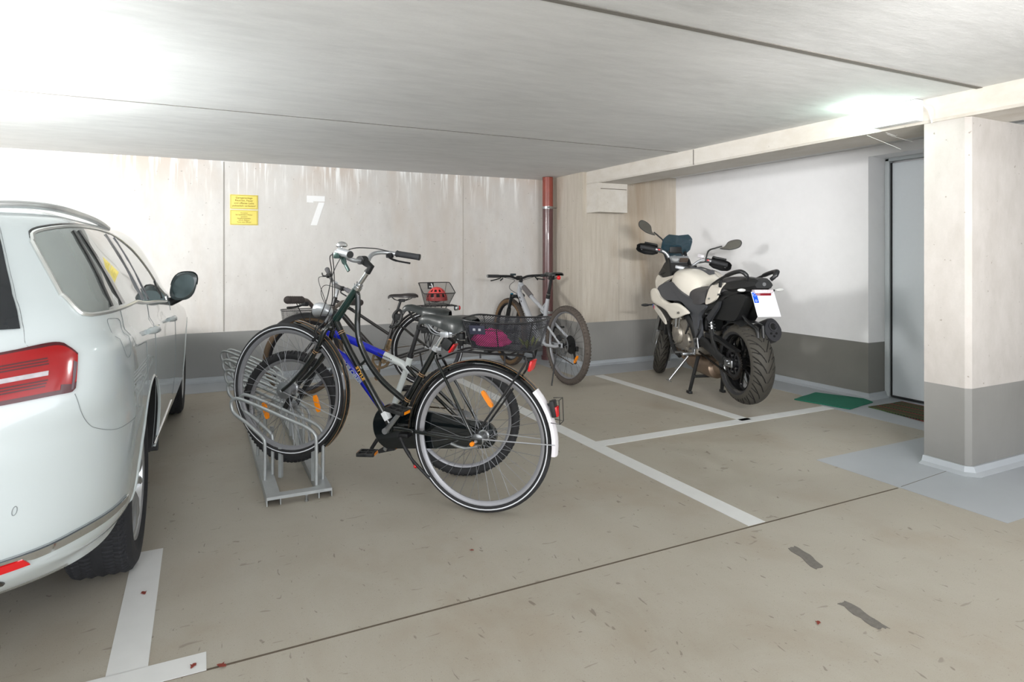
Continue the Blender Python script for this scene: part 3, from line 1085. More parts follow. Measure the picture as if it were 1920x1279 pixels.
    b = MB(); b.lathe([(.0, .020), (.014, .017), (.026, .008), (.028, -.002), (.022, -.008), (0, -.008)], (CLx + .005, .175, CLz + .072), 'Z', 24)
    b.cyl((CLx + .005, .175, CLz + .03), (CLx + .005, .175, CLz + .068), .006, 8); b.build('bell', M_CHROME, bar)
    b = MB()
    b.tube(cr([(CLx - .02, -.24, CLz + .045), (CLx + .03, -.14, CLz + .062), (CLx + .085, .0, CLz + .05), (CLx + .15, .03, CLz - .06), (CLx + .19, .03, CLz - .2), (.905, .03, .83), (.90, .02, .80)], 8), .0026, 6)
    b.tube(cr([(CLx - .02, .24, CLz + .03), (CLx + .08, .16, CLz + .02), (CLx + .14, .06, CLz - .06), (CLx + .16, .03, CLz - .22), (.86, .03, .86)], 8), .0026, 6)
    b.tube(cr([(CLx - .0, .25, CLz + .03), (CLx + .06, .17, CLz + .03), (CLx + .12, .07, CLz - .05), (CLx + .135, .04, CLz - .2), (.80, .02, .84), (.70, .015, .68), (.50, .015, .40)], 8), .0024, 6)
    b.build('cables', M_CABLE, bar)
    # fork
    b = MB()
    fc = HB - st * .024
    b.sphere(fc, .026, 16, 10, (1, 1.2, .8))
    for s in (-1, 1):
        b.tube(cr([fc, fc + Vector((.012, s * .034, -.012)), (.882, s * .046, .735), (.955, s * .05, .635), (1.03, s * .05, .560), (1.090, s * .052, .512)], 6), [.013] * 10 + [.0125] * 8 + [.011] * 6 + [.0095] * 7, 14)
    b.cyl((.868, .047, .752), (.872, .047, .746), .0165, 14)
    fk = b.build('fork', M_BLACKP, t)
    for s in (-1, 1):
        b = MB(); b.cyl((.885, s * .0462, .730), (.8868, s * .0462, .7276), .0138, 16); b.cyl((.885, s * .0462, .730), (.893, s * .0464, .7195), .011, 16); b.cyl((.8912, s * .0464, .7219), (.893, s * .0464, .7195), .0138, 16); b.build('gold_band', M_GOLD, fk)
    b = MB()
    for s in (-1, 1):
        b.tube(cr([(.885, s * .034, .80), (.893, s * .038, .825), (.880, s * .026, .85), (.855, s * .012, .872)]), .0045, 8)
        b.box((.905, s * .026, .79), (.045, .012, .014), Matrix.Rotation(math.radians(40), 3, 'Y'), bevel=.003)
    b.build('front_brake', M_MATTE, fk)
    # headlamp on the crown
    b = MB()
    c = Vector((.872, 0, .934))
    rings = []
    for x, r, dz in ((-.050, .008, -.012), (-.042, .022, -.006), (-.015, .031, .002), (.02, .036, .004), (.042, .037, .0), (.048, .035, -.002)):
        rings.append([c + Vector((x, math.cos(2 * PI * k / 24) * r * .95, math.sin(2 * PI * k / 24) * r + dz)) for k in range(24)])
    b.loft(rings, True, True)
    b.tube([c + Vector((-.03, 0, -.03)), (.865, 0, .87)], .006, 8)
    hl = b.build('headlamp', M_SILVER, t, fix=True)
    b = MB(); b.lathe([(0, .060), (.015, .057), (.028, .052), (.034, .046)], c, 'X', 24); b.build('headlamp_glass', M_CLEAR, hl)
    # wheels
    hubp = [(.004, -.062), (.008, -.06), (.008, -.045), (.034, -.042), (.036, -.036), (.030, -.030), (.030, .016), (.044, .020), (.045, .034), (.034, .038), (.010, .042), (.008, .060), (.004, .064)]
    wheel(t, 'front_wheel', FH, .350, .0185, .0115, None, 36, stripe=True, hub_r=.034, hub_w=.07, hub_prof=hubp, refl=((-41, 23), (199, -36)), rimh=.020, phase=.05)
    hubr = [(.005, -.075), (.009, -.072), (.009, -.060), (.028, -.055), (.030, -.035), (.024, -.030), (.024, .030), (.030, .034), (.028, .042), (.010, .048), (.009, .066), (.005, .072)]
    wheel(t, 'rear_wheel', RH, .350, .0185, .0115, None, 36, stripe=True, hub_r=.026, hub_w=.065, hub_prof=hubr, refl=((100, 45),), rimh=.020, phase=.02)
    # mudguards
    mudguard(t, 'front_mudguard', FH, .372, 99, 228, .029, M_BLACKP, lining=M_GOLD, stay=[((1.094, .052, .509), (.748, .032, .385)), ((1.094, -.052, .509), (.748, -.032, .385))])
    mudguard(t, 'rear_mudguard', RH, .374, 2, 138, .030, M_BLACKP, lining=M_GOLD, tail=(138, 187), tail_m=mat('white_mudguard_paint', (232, 228, 232), .35, coat=.3), stay=[((-.005, .062, .365), (-.372, .034, .362)), ((-.005, -.062, .365), (-.372, -.034, .362))])
    # carrier
    b = MB()
    for s in (-1, 1):
        b.tube(rail((.225, s * .02, .712), (.17, s * .05, .735), (.085, s * .062, .766), (-.06, s * .063, .764), (-.215, s * .063, .762), (-.243, s * .063, .745), (-.222, s * .063, .700), (-.11, s * .064, .540), (-.004, s * .066, .392)), .0052, 8)
    for x in (.05, -.06, -.17):
        b.tube([(x, -.062, .766), (x, .062, .766)], .0045, 8)
    b.tube(rail((-.20, .062, .762), (-.215, .04, .790), (-.225, 0, .792), (-.215, -.04, .790), (-.20, -.062, .762)), .0045, 8)
    b.tube([(-.01, .03, .735), (-.01, .03, .766)], .004, 6); b.tube([(-.13, .03, .71), (-.13, .03, .766)], .004, 6)
    cg = b.build('luggage_carrier', M_MATTE, t)
    b = MB(); b.box((-.255, 0, .712), (.012, .085, .050), Matrix.Rotation(math.radians(-14), 3, 'Y'), bevel=.004); b.build('rear_reflector', M_RED, cg)
    b = MB(); b.box((-.242, 0, .712), (.016, .06, .034), Matrix.Rotation(math.radians(-14), 3, 'Y'), bevel=.004); b.box((-.243, 0, .735), (.03, .02, .012)); b.build('reflector_bracket', M_PLB, cg)
    # basket
    b = MB()
    z0, z1 = .790, .915
    def rim_pt(u):
        # u in 0..1 round the rim, rounded rectangle
        a = 2 * PI * u
        n = 5
        ca, sa = math.cos(a), math.sin(a)
        r = (abs(ca) ** n + abs(sa) ** n) ** (-1 / n)
        return r * ca, r * sa
    def bask(u, v):
        x, y = rim_pt(u)
        lx, ly = .150 + .042 * v, .112 + .04 * v
        cx = -.130
        zt = z1 + .012 * x * x - .012 * (1 - abs(y)) * 0
        return Vector((cx + x * lx, y * ly, z0 + (zt - z0) * v))
    per = 1.05
    b.grid(bask, 72, 6, closed_u=True, uvfn=lambda u, v: (u * per, v * .13))
    def bot(u, v):
        p = bask(u, 0)
        c = Vector((-.130, 0, z0))
        return c.lerp(p, v)
    b.grid(lambda u, v: bot(u, max(v, .001)), 72, 3, closed_u=True, uvfn=lambda u, v: (bot(u, v).x * 1.0, bot(u, v).y))
    bk = b.build('rear_basket', M_NET, t)
    b = MB()
    b.tube([bask(i / 72, 1) for i in range(72)], .0042, 8, closed=True)
    b.tube([bask(i / 72, 0) for i in range(72)], .0035, 8, closed=True)
    b.tube([bask(i / 72, .72) for i in range(72)], .0020, 6, closed=True)
    for u in (.125, .375, .625, .875, .25, .75):
        b.tube([bask(u, 0), bask(u, 1)], .0025, 6)
    for x in (-.22, -.05):
        b.box((x, 0, .778), (.02, .13, .014))
    b.build('basket_rim', M_MATTE, bk)
    b = MB(); b.box((-.04, .146, .882), (.075, .003, .042), Matrix.Rotation(math.radians(-16), 3, 'X'), bevel=.001); bp = b.build('basket_plate', mat('dark_blue_plate', (44, 46, 62), .4), bk)
    b = MB(); b.box((-.026, .1485, .884), (.012, .002, .012)); b.box((-.052, .1485, .884), (.012, .002, .012)); b.build('plate_emblem', mat('grey_emblem', (150, 152, 158), .4), bk)
    # rear lamp behind the tail
    b = MB()
    b.box((-.358, 0, .520), (.022, .055, .075), Matrix.Rotation(math.radians(12), 3, 'Y'), bevel=.006)
    b.box((-.342, 0, .535), (.03, .012, .010)); b.box((-.350, 0, .498), (.02, .012, .010))
    tl = b.build('rear_lamp', M_PLB, t)
    b = MB(); b.box((-.372, 0, .508), (.014, .045, .045), Matrix.Rotation(math.radians(8), 3, 'Y'), bevel=.004); b.build('lamp_lens', M_RED, tl)
    b = MB()
    for s in (-1, 1):
        b.tube([(-.346, s * .034, .560), (-.390, s * .034, .565), (-.394, s * .034, .458), (-.352, s * .034, .462)], .002, 6)
    b.tube([(-.390, -.034, .565), (-.390, .034, .565)], .002, 6); b.tube([(-.394, -.034, .458), (-.394, .034, .458)], .002, 6)
    b.build('lamp_guard', M_MATTE, tl)
    # seat post and saddle
    b = MB(); b.tube([S1 - d * .02, (.172, 0, .862)], .0128, 16); sp = b.build('seat_post', M_CHROME, t)
    b = MB(); b.cyl(S1 - d * .012, S1 + d * .012, .0185, 18); b.box(S1 + Vector((-.022, 0, .0)), (.02, .03, .014)); b.build('seat_clamp', M_SILVER, sp)
    b = MB(); b.box((.165, 0, .838), (.05, .035, .03), bevel=.008); b.build('saddle_clamp', M_SILVER, sp)
    b = MB(); b.box((.168, 0, .792), (.045, .05, .055), Matrix.Rotation(math.radians(-35), 3, 'Y'), bevel=.006); pl_ = b.build('seat_post_lamp', M_PLB, sp)
    b = MB(); b.box((.142, 0, .772), (.010, .046, .050), Matrix.Rotation(math.radians(-35), 3, 'Y'), bevel=.003); b.build('lamp_lens', M_RED, pl_)
    saddle(t, (.028, 0), .318, .290, .215, .932, .925, .930, M_SADDLE, .062, True)
    # crank, pedals, chain case
    b = MB()
    b.tube([(.475, .052, .360), (.472, .062, .362), (.368, .078, .480)], [.017, .014, .011], 12, flat=(.7, (0, 1, 0)))
    b.tube([(.475, -.052, .360), (.480, -.062, .355), (.560, -.078, .218)], [.017, .014, .011], 12, flat=(.7, (0, 1, 0)))
    b.cyl((.475, -.066, .36), (.475, .066, .36), .010, 12); b.cyl((.475, .062, .36), (.475, .072, .36), .015, 16)
    ck = b.build('crank', M_HUB, t)
    pedal(ck, (.368, .088, .488), math.radians(-10)); pedal(ck, (.560, -.088, .212), math.radians(15))
    b = MB()
    A, Bq, ra, rb = (.490, .350), (-.0, .352), .118, .062
    poly = []
    for k in range(25):
        a = math.radians(-72 + 150 * k / 24)
        poly.append((A[0] + ra * math.cos(a), A[1] + ra * math.sin(a)))
    for k in range(25):
        a = math.radians(97 + 166 * k / 24)
        poly.append((Bq[0] + rb * math.cos(a), Bq[1] + rb * math.sin(a)))
    b.prism(poly, -.072, -.036, 'XZ', .006)
    cc = b.build('chain_case', mat('black_chain_case', (14, 20, 22), .12, coat=.6), t, fix=True)
    b = MB(); b.tube([(.32, -.035, .455), (.03, -.035, .420)], .002, 6); b.build('case_trim', M_STEEL, cc)
    # kickstand
    b = MB()
    b.box((.395, .0, .335), (.05, .07, .02), bevel=.004)
    b.tube(rail((.400, .05, .330), (.372, .06, .290), (.335, .066, .245), (.315, .068, .225), (.235, .072, .160)), [.009] * 12 + [.0075] * 13, 10)
    b.tube(rail((.372, .06, .29), (.352, .05, .262), (.34, .045, .225), (.318, .055, .205)), .005, 8)
    ks = b.build('kickstand', M_MATTE, t)
    b = MB(); b.sphere((.312, .062, .205), .010, 12, 8); b.build('stand_tip', M_RED, ks)
    # shifter box at the rear hub
    b = MB(); b.tube(rail((.12, .075, .335), (.08, .078, .325), (.04, .078, .322), (-.015, .078, .335)), .007, 8); sb = b.build('torque_arm', M_HUB, t)
    b = MB(); b.cyl((.012, .072, .345), (.012, .088, .345), .010, 12); b.build('shift_bellcrank', M_AMBER, sb)
    return t
bike_a()

# ================================================================ bicycle B: blue and white youth bike, second
def bike_b():
    t = thing('youth_bicycle', 'blue and white youth mountain bike, second in the rack behind the black roadster', 'bicycle', (1.304, 3.247, 0), math.radians(149))
    R = .312
    RH, FH, BB = Vector((0, 0, R)), Vector((.998, 0, .360)), Vector((.415, 0, .300))
    HB, HT = Vector((.795, 0, .700)), Vector((.762, 0, .800))
    st = (HT - HB).normalized()
    SM = rotM(FH, st, -11) if False else Matrix.Translation(HB) @ Matrix.Rotation(math.radians(-11), 4, st) @ Matrix.Translation(-HB)
    b = MB()
    b.tube([HB - st * .01, HT + st * .01], .0185, 16)
    b.tube([HT - Vector((0, 0, .015)), (.661, 0, .752), (.445, 0, .6585)], [.0205, .021, .021], 16)
    b.tube([HB + Vector((-.005, 0, .015)), (.676, 0, .656 - .012), (.56, 0, .497), BB], [.021, .021, .021, .020], 16)
    fr = b.build('frame', M_BLUE, t)
    b = MB(); b.tube([(.449, 0, .660), (.437, 0, .655), (.345, 0, .612), (.305, 0, .565)], [.0212, .0212, .020, .018], 16)
    b.tube([(.300, 0, .652), (.330, 0, .560), (.373, 0, .44), BB], .017, 16)
    b.cyl(BB - Vector((0, .034, 0)), BB + Vector((0, .034, 0)), .022, 16)
    b.build('rear_frame', M_BWHITE, fr)
    b = MB()
    for s in (-1, 1):
        b.tube([(.312, s * .02, .60), (.27, s * .05, .565), (.015, s * .062, .325)], .010, 10)
        b.tube([(.39, s * .03, .302), (.30, s * .045, .302), (.01, s * .062, .312)], .010, 10)
    b.build('rear_stays', M_BLACKP, fr)
    def along(p, q, s, y, size, m, name, sx=1.1):
        tx = text_obj(name, [s], size, m, fr, (0, 0, 0), (0, 0, 0), 1.0, .0012, .0006, sx)
        Xd = (Vector(q) - Vector(p)).normalized()
        Zd = Vector((0, 1, 0)); Yd = Zd.cross(Xd)
        tx.rotation_euler = Matrix((Xd, Yd, Zd)).transposed().to_euler()
        tx.location = (Vector(p) + Vector(q)) / 2 + Vector((0, y, 0))
        return tx
    along((.74, 0, .70), (.52, 0, .44), 'EXPLORER', .0212, .027, mat('pale_blue_decal', (176, 186, 206), .5), 'tube_lettering', 1.35)
    b = MB()
    for i in range(9):
        b.box((.475 - i * .009, .0208, .671 - i * .004), (.004, .003, .016 - .001 * i), Matrix.Rotation(.4, 3, 'Y'))
    b.build('frame_decal', M_PLB, fr)
    # fork with suspension
    b = MB(SM)
    b.box(HB - st * .018 + Vector((.01, 0, 0)), (.05, .13, .026), bevel=.008)
    ax = (FH - (HB - st * .018 + Vector((.01, 0, 0))))
    for s in (-1, 1):
        p0 = HB - st * .025 + Vector((.012, s * .055, 0)); p1 = FH + Vector((-.0, s * .052, 0))
        b.tube([p0, p0.lerp(p1, .30)], .0115, 12)
        pts = []
        rr = []
        for i in range(15):
            pts.append(p0.lerp(p1, .08 + .22 * i / 14)); rr.append(.0175 if i % 2 else .0135)
        b.tube(pts, rr, 12)
        b.tube([p0.lerp(p1, .30), p0.lerp(p1, .33), p1], [.017, .0175, .014], 12)
    fk = b.build('suspension_fork', M_PLB, t)
    wheel(t, 'front_wheel', FH, R, .025, .013, SM, 28, knobs=80, ks=.85, hub_w=.06, rimh=.016)
    wheel(t, 'rear_wheel', RH, R, .025, .013, None, 28, knobs=84, ks=.7, hub_w=.07, rimh=.016, spoke=M_SPOKE)
    # stem and bars
    b = MB(SM)
    P = HT + st * .012
    b.tube([P, P + st * .10], .014, 12)
    CL = P + st * .085 + Vector((.075, 0, .02))
    b.tube([P + st * .08, CL], .014, 12)
    b.cyl(CL - Vector((0, .025, 0)), CL + Vector((0, .025, 0)), .02, 14)
    b.build('stem', M_MATTE, t)
    SM = Matrix.Translation(HB) @ Matrix.Rotation(math.radians(-17), 4, st) @ Matrix.Translation(-HB)
    b = MB(SM)
    hb = [(CL.x, 0, CL.z), (CL.x, .08, CL.z + .004), (CL.x - .005, .13, CL.z + .03), (CL.x - .01, .18, CL.z + .048), (CL.x - .018, .30, CL.z + .045)]
    full = [(p[0], -p[1], p[2]) for p in hb[::-1]] + hb[1:]
    b.tube(cr(full, 6), .0112, 12)
    bar = b.build('handlebar', mat('bronze_grey_bar', (112, 104, 98), .4, .6), t)
    for s in (-1, 1):
        b = MB(SM)
        g0, g1 = Vector((CL.x - .012, s * .205, CL.z + .048)), Vector((CL.x - .018, s * .325, CL.z + .045))
        pts = [g0.lerp(g1, i / 20) for i in range(21)]
        b.tube(pts, [.0205 if i % 3 else .0180 for i in range(21)], 14); b.sphere(g1, .0205, 14, 8)
        b.build('grip', M_FOAM, bar)
        b = MB(SM); b.tube(cr([Vector((CL.x + .005, s * .17, CL.z + .025)), Vector((CL.x + .03, s * .20, CL.z + .01)), Vector((CL.x + .01, s * .29, CL.z + .005))]), .006, 8); b.box((CL.x, s * .165, CL.z + .03), (.03, .03, .03), bevel=.006)
        b.build('brake_lever', M_PLB, bar)
    b = MB(SM)
    b.tube(cr([(CL.x + .02, .17, CL.z + .02), (CL.x + .11, .10, CL.z + .03), (CL.x + .10, .02, CL.z - .08), (.80, .02, .72)], 8), .0025, 6)
    b.tube(cr([(CL.x + .02, -.17, CL.z + .02), (CL.x + .12, -.08, CL.z + .02), (CL.x + .09, .0, CL.z - .10), (.78, .02, .70)], 8), .0025, 6)
    b.build('cables', M_CABLE, bar)
    # seat
    b = MB(); b.tube([(.312, 0, .62), (.240, 0, .850)], .0125, 12); b.box((.232, 0, .862), (.05, .03, .02), bevel=.004); b.cyl((.303, 0, .648), (.296, 0, .670), .019, 14); sp = b.build('seat_post', M_MATTE, t)
    b = MB(); b.box((.222, .0, .80), (.03, .03, .03), bevel=.004); sl = b.build('seat_post_light', M_PLB, sp)
    saddle(t, (.075, 0), .342, .268, .165, .945, .928, .925, M_SADDLE, .048)
    # clip-on mudguard
    b = MB()
    rings = []
    for i in range(13):
        u = i / 12
        x = .262 - u * .52; z = .845 - u * .165 + (.05 * u * u)
        w = .018 + .034 * min(1, u * 1.6)
        ring = []
        for k in range(9):
            q = -1 + 2 * k / 8
            ring.append(Vector((x, q * w, z - .020 * q * q - .012)))
        for k in range(9):
            q = 1 - 2 * k / 8
            ring.append(Vector((x, q * (w - .001), z - .020 * q * q - .015)))
        rings.append(ring)
    b.loft(rings, True, True); b.build('rear_mudguard', M_PLB, t, fix=True)
    # drive train (far side)
    b = MB(); b.tube([(.415, .045, .30), (.410, .058, .297), (.50, .07, .155)], [.014, .012, .010], 10); b.tube([(.415, -.045, .30), (.42, -.058, .303), (.325, -.07, .445)], [.014, .012, .010], 10); b.cyl((.415, -.06, .30), (.415, .06, .30), .009, 10)
    ck = b.build('crank', M_MATTE, t)
    pedal(ck, (.506, .08, .150)); pedal(ck, (.325, -.08, .450), refl=False)
    b = MB(); b.lathe([(.062, -.040), (.078, -.040), (.078, -.044), (.062, -.044)], BB, 'Y', 40, True)
    for k in range(5):
        a = 2 * PI * k / 5
        b.box(BB + Vector((math.cos(a) * .036, -.042, math.sin(a) * .036)), (.06, .004, .012), Matrix.Rotation(-a, 3, 'Y'))
    b.build('chainring', M_MATTE, ck)
    b = MB(); b.lathe([(.012, -.03), (.040, -.032), (.040, -.036), (.034, -.037), (.034, -.041), (.028, -.042), (.028, -.046), (.012, -.047)], RH, 'Y', 32, True); b.build('cassette', M_HUB, t)
    b = MB()
    for z0, z1 in ((.378, .352), (.222, .278)):
        n = 44
        for i in range(n):
            x = .41 - .40 * i / (n - 1); z = z0 + (z1 - z0) * i / (n - 1)
            b.box((x, -.042, z), (.0085, .0055 if i % 2 else .008, .007))
    b.build('chain', M_CHAIN, t, smooth=False)
    b = MB(); b.box((.01, -.06, .255), (.02, .018, .05), bevel=.004); b.box((.03, -.052, .20), (.02, .012, .09), Matrix.Rotation(.5, 3, 'Y'), bevel=.004); b.cyl((.01, -.045, .235), (.01, -.055, .235), .016, 12); b.cyl((.048, -.045, .165), (.048, -.055, .165), .016, 12)
    b.build('derailleur', M_PLB, t)
    return t
bike_b()

# ================================================================ bicycle C: black step-through with helmet in its basket
def bike_c():
    t = thing('trekking_bicycle', 'black step-through bicycle farthest in the rack, helmet in its rear basket', 'bicycle', (1.903, 5.625, 0), math.radians(178))
    R = .349
    RH, FH, BB = Vector((0, 0, R)), Vector((1.106, 0, .352)), Vector((.430, 0, .268))
    HB, HT = Vector((.885, 0, .715)), Vector((.845, 0, .84))
    st = (HT - HB).normalized()
    SM = Matrix.Translation(HB) @ Matrix.Rotation(math.radians(14), 4, st) @ Matrix.Translation(-HB)
    b = MB()
    b.tube([HB - st * .012, HT + st * .01], .019, 14)
    b.tube([HT - Vector((0, 0, .02)), (.735, 0, .757), (.374, 0, .502)], .0140, 12)
    b.tube(cr([HB + Vector((0, 0, .02)), (.792, 0, .700), (.699, 0, .590), (.535, 0, .400), BB]), .0235, 12)
    b.tube([BB, (.330, 0, .590), (.312, 0, .655)], .0160, 12)
    b.cyl(BB - Vector((0, .036, 0)), BB + Vector((0, .036, 0)), .024, 14)
    for s in (-1, 1):
        b.tube([(.33, s * .018, .585), (.24, s * .045, .555), (.012, s * .065, .362)], .0078, 8)
        b.tube([(.41, s * .03, .27), (.30, s * .05, .280), (.01, s * .065, .345)], .0095, 8)
    fr = b.build('frame', mat('worn_black_paint', (36, 34, 34), .35, coat=.2, var=.15), t)
    b = MB(SM); b.sphere(HB - st * .02, .024, 12, 8, (1, 1.4, .8))
    for s in (-1, 1):
        b.tube(cr([HB - st * .02, HB + Vector((.015, s * .045, -.035)), (.99, s * .055, .50), FH + Vector((0, s * .055, 0))]), .0125, 10)
    b.build('fork', M_MATTE, t)
    wheel(t, 'front_wheel', FH, R, .0225, .012, SM, 28, tyre=M_MUDTYRE, rim=M_RIMD, spoke=M_SPOKE, knobs=0, hub_w=.06, rimh=.030)
    wheel(t, 'rear_wheel', RH, R, .021, .012, None, 28, tyre=M_TYRE, rim=M_RIMD, spoke=M_SPOKE, stripe=True, hub_w=.07)
    mudguard(t, 'rear_mudguard', RH, .375, 8, 178, .031, M_MATTE, stay=[((0, .065, .35), (-.36, .03, .32))])
    mudguard(t, 'front_mudguard', FH, .378, 52, 165, .034, M_MATTE, M=SM, depth=.040)
    # carrier with basket
    b = MB()
    for s in (-1, 1):
        b.tube(rail((.29, s * .03, .60), (.22, s * .06, .715), (.12, s * .065, .742), (-.26, s * .065, .742)), .005, 8)
        b.tube([(.04, s * .066, .742), (.004, s * .068, .37)], .005, 8); b.tube([(-.05, s * .066, .742), (.0, s * .068, .37)], .005, 8); b.tube([(-.16, s * .066, .742), (.0, s * .068, .37)], .005, 8)
    for x in (.1, 0, -.1, -.2, -.26):
        b.tube([(x, -.065, .742), (x, .065, .742)], .004, 6)
    cg = b.build('luggage_carrier', M_MATTE, t)
    b = MB(); b.lathe([(0, -.034), (.018, -.032), (.024, -.02), (.026, 0), (.024, .01)], (-.272, 0, .715), 'X', 16); cl_ = b.build('rear_lamp', M_CHROME, cg)
    b = MB(); b.sphere((-.308, 0, .715), .022, 14, 8, (.5, 1, 1)); b.build('lamp_lens', M_RED, cl_)
    def bask(u, v):
        a = 2 * PI * u
        n = 5
        ca, sa = math.cos(a), math.sin(a)
        r = (abs(ca) ** n + abs(sa) ** n) ** (-1 / n)
        x, y = r * ca, r * sa
        zt = .955 - .09 * max(0, min(1, (y + .6) / 1.2)) 
        lx, ly = .105 + .05 * v, .095 + .045 * v
        return Vector((-.085 + x * lx, y * ly, .755 + (zt - .755) * v))
    b = MB(); b.grid(bask, 64, 6, closed_u=True, uvfn=lambda u, v: (u * .95, v * .2))
    b.grid(lambda u, v: Vector((-.085, 0, .755)).lerp(bask(u, 0), max(v, .001)), 64, 3, closed_u=True, uvfn=lambda u, v: (bask(u, 0).x * v, bask(u, 0).y * v))
    bk = b.build('rear_basket', M_NET2, t)
    b = MB(); b.tube([bask(i / 64, 1) for i in range(64)], .004, 8, closed=True); b.tube([bask(i / 64, 0) for i in range(64)], .003, 8, closed=True)
    for u in (.125, .375, .625, .875):
        b.tube([bask(u, 0), bask(u, 1)], .0022, 6)
    b.build('basket_rim', M_MATTE, bk)
    b = MB(); b.box((-.065, -.134, .925), (.062, .004, .062), Matrix.Rotation(math.radians(12), 3, 'X'), bevel=.001); b.build('basket_plate', mat('black_plate', (26, 26, 28), .4), bk)
    b = MB(); b.box((-.075, -.129, .935), (.010, .003, .026), Matrix.Rotation(.5, 3, 'Y')); b.sphere((-.058, -.129, .915), .009, 8, 6, (1, .3, 1)); b.sphere((-.080, -.129, .913), .011, 8, 6, (1, .3, 1)); b.build('plate_emblem', M_DECAL, bk)
    # saddle
    b = MB(); b.tube([(.315, 0, .64), (.262, 0, .795)], .0125, 12); b.box((.255, 0, .805), (.05, .03, .02), bevel=.004); sp = b.build('seat_post', M_MATTE, t)
    saddle(t, (.108, 0), .376, .270, .150, .862, .862, .868, M_SADDLE2, .034)
    # folded lock strapped to the seat tube
    b = MB()
    b.tube(cr([(.325, .03, .585), (.29, .045, .60), (.262, .045, .66), (.275, .035, .715), (.315, .03, .70), (.335, .03, .655), (.30, .04, .60), (.34, .03, .565), (.37, .025, .575)]), .013, 8)
    b.box((.30, .035, .655), (.05, .03, .06), bevel=.008)
    b.build('cable_lock', M_PLB, t)
    # stem, bar
    b = MB(SM); P = HT + st * .012; CL = P + st * .075 + Vector((.03, 0, .045))
    ROLL = Matrix.Translation(CL) @ Matrix.Rotation(math.radians(-14), 4, 'X') @ Matrix.Translation(-CL)
    b.tube([P, P + st * .07, CL], .0155, 12); b.cyl(CL - Vector((0, .02, 0)), CL + Vector((0, .02, 0)), .021, 12); b.build('stem', M_SILVER, t)
    SM = SM @ ROLL
    b = MB(SM)
    b.tube(cr([(CL.x - .04, -.30, CL.z + .022), (CL.x - .02, -.2, CL.z + .02), (CL.x, -.06, CL.z), (CL.x, .06, CL.z), (CL.x - .02, .2, CL.z + .02), (CL.x - .04, .30, CL.z + .022)], 6), .0145, 12)
    bar = b.build('handlebar', mat('dark_grey_bar', (96, 96, 98), .4, .5), t)
    for s in (-1, 1):
        b = MB(SM); b.tube([(CL.x - .022, s * .205, CL.z + .02), (CL.x - .042, s * .312, CL.z + .022)], [.019, .0225], 14); b.build('grip', mat('grey_grip', (92, 92, 96), .6), bar)
        b = MB(SM); b.tube(cr([(CL.x + .0, s * .17, CL.z + .015), (CL.x + .03, s * .21, CL.z + .0), (CL.x + .01, s * .29, CL.z - .005)]), .006, 8); b.box((CL.x, s * .16, CL.z + .015), (.04, .035, .035), bevel=.008); b.build('brake_lever', M_PLB, bar)
    b = MB(SM)
    b.tube(cr([(CL.x + .02, .16, CL.z + .01), (CL.x + .12, .08, CL.z + .02), (CL.x + .12, .01, CL.z - .08), (.90, .02, .74)], 8), .0028, 6)
    b.tube(cr([(CL.x + .02, -.16, CL.z + .01), (CL.x + .13, -.06, CL.z + .03), (CL.x + .10, .02, CL.z - .10), (.88, .02, .72)], 8), .0028, 6)
    b.build('cables', M_CABLE, bar)
    b = MB(SM); b.sphere((CL.x + .015, -.10, CL.z + .045), .02, 12, 8, (1, 1, .7)); b.build('bell', M_PLB, bar)
    # small front basket on the far side of the wheel
    def fb(u, v):
        a = 2 * PI * u
        ca, sa = math.cos(a), math.sin(a)
        r = (abs(ca) ** 6 + abs(sa) ** 6) ** (-1 / 6)
        return Vector((1.105 + r * ca * (.155 + .02 * v), -.175 + r * sa * (.085 + .015 * v), .585 + .150 * v))
    b = MB(); b.grid(fb, 64, 5, closed_u=True, uvfn=lambda u, v: (u * .9, v * .15)); fk = b.build('front_basket', M_NET2, t)
    b = MB(); b.tube([fb(i / 64, 1) for i in range(64)], .0035, 8, closed=True); b.tube([fb(i / 64, 0) for i in range(64)], .003, 8, closed=True); b.tube([(1.05, -.09, .70), (1.05, -.03, .70)], .005, 6); b.tube([(1.16, -.09, .70), (1.16, -.03, .72)], .005, 6); b.build('basket_rim', M_MATTE, fk)
    # drive train: this bike shows its left side
    b = MB(); b.tube([BB + Vector((0, .045, 0)), BB + Vector((0, .06, .0)), BB + Vector((-.028, .07, .145))], [.016, .013, .011], 10); b.tube([BB + Vector((0, -.045, 0)), BB + Vector((0, -.06, 0)), BB + Vector((.02, -.07, -.145))], [.016, .013, .011], 10); b.cyl(BB - Vector((0, .06, 0)), BB + Vector((0, .06, 0)), .011, 10); b.cyl(BB + Vector((0, .058, 0)), BB + Vector((0, .066, 0)), .024, 16)
    ck = b.build('crank', M_RUST, t)
    pedal(ck, BB + Vector((-.030, .08, .150)), 1.3, M_RUST); pedal(ck, BB + Vector((.02, -.08, -.150)), 1.4, M_RUST)
    b = MB(); b.lathe([(.064, -.040), (.088, -.040), (.088, -.044), (.064, -.044)], BB, 'Y', 40, True)
    for k in range(5):
        a = 2 * PI * k / 5
        b.box(BB + Vector((math.cos(a) * .04, -.042, math.sin(a) * .04)), (.07, .004, .014), Matrix.Rotation(-a, 3, 'Y'))
    b.build('chainring', M_RUST, ck)
    b = MB()
    for z0, z1 in ((.355, .385), (.182, .30)):
        for i in range(44):
            x = .43 - .42 * i / 43; z = z0 + (z1 - z0) * i / 43
            b.box((x, -.042, z), (.0085, .0055 if i % 2 else .008, .007))
    b.build('chain', M_CHAIN, t, smooth=False)
    b = MB(); b.tube([(.10, .08, .32), (.05, .10, .02), (.04, .105, .008)], .008, 8); b.build('kickstand', M_MATTE, t)
    return t
TC = bike_c()

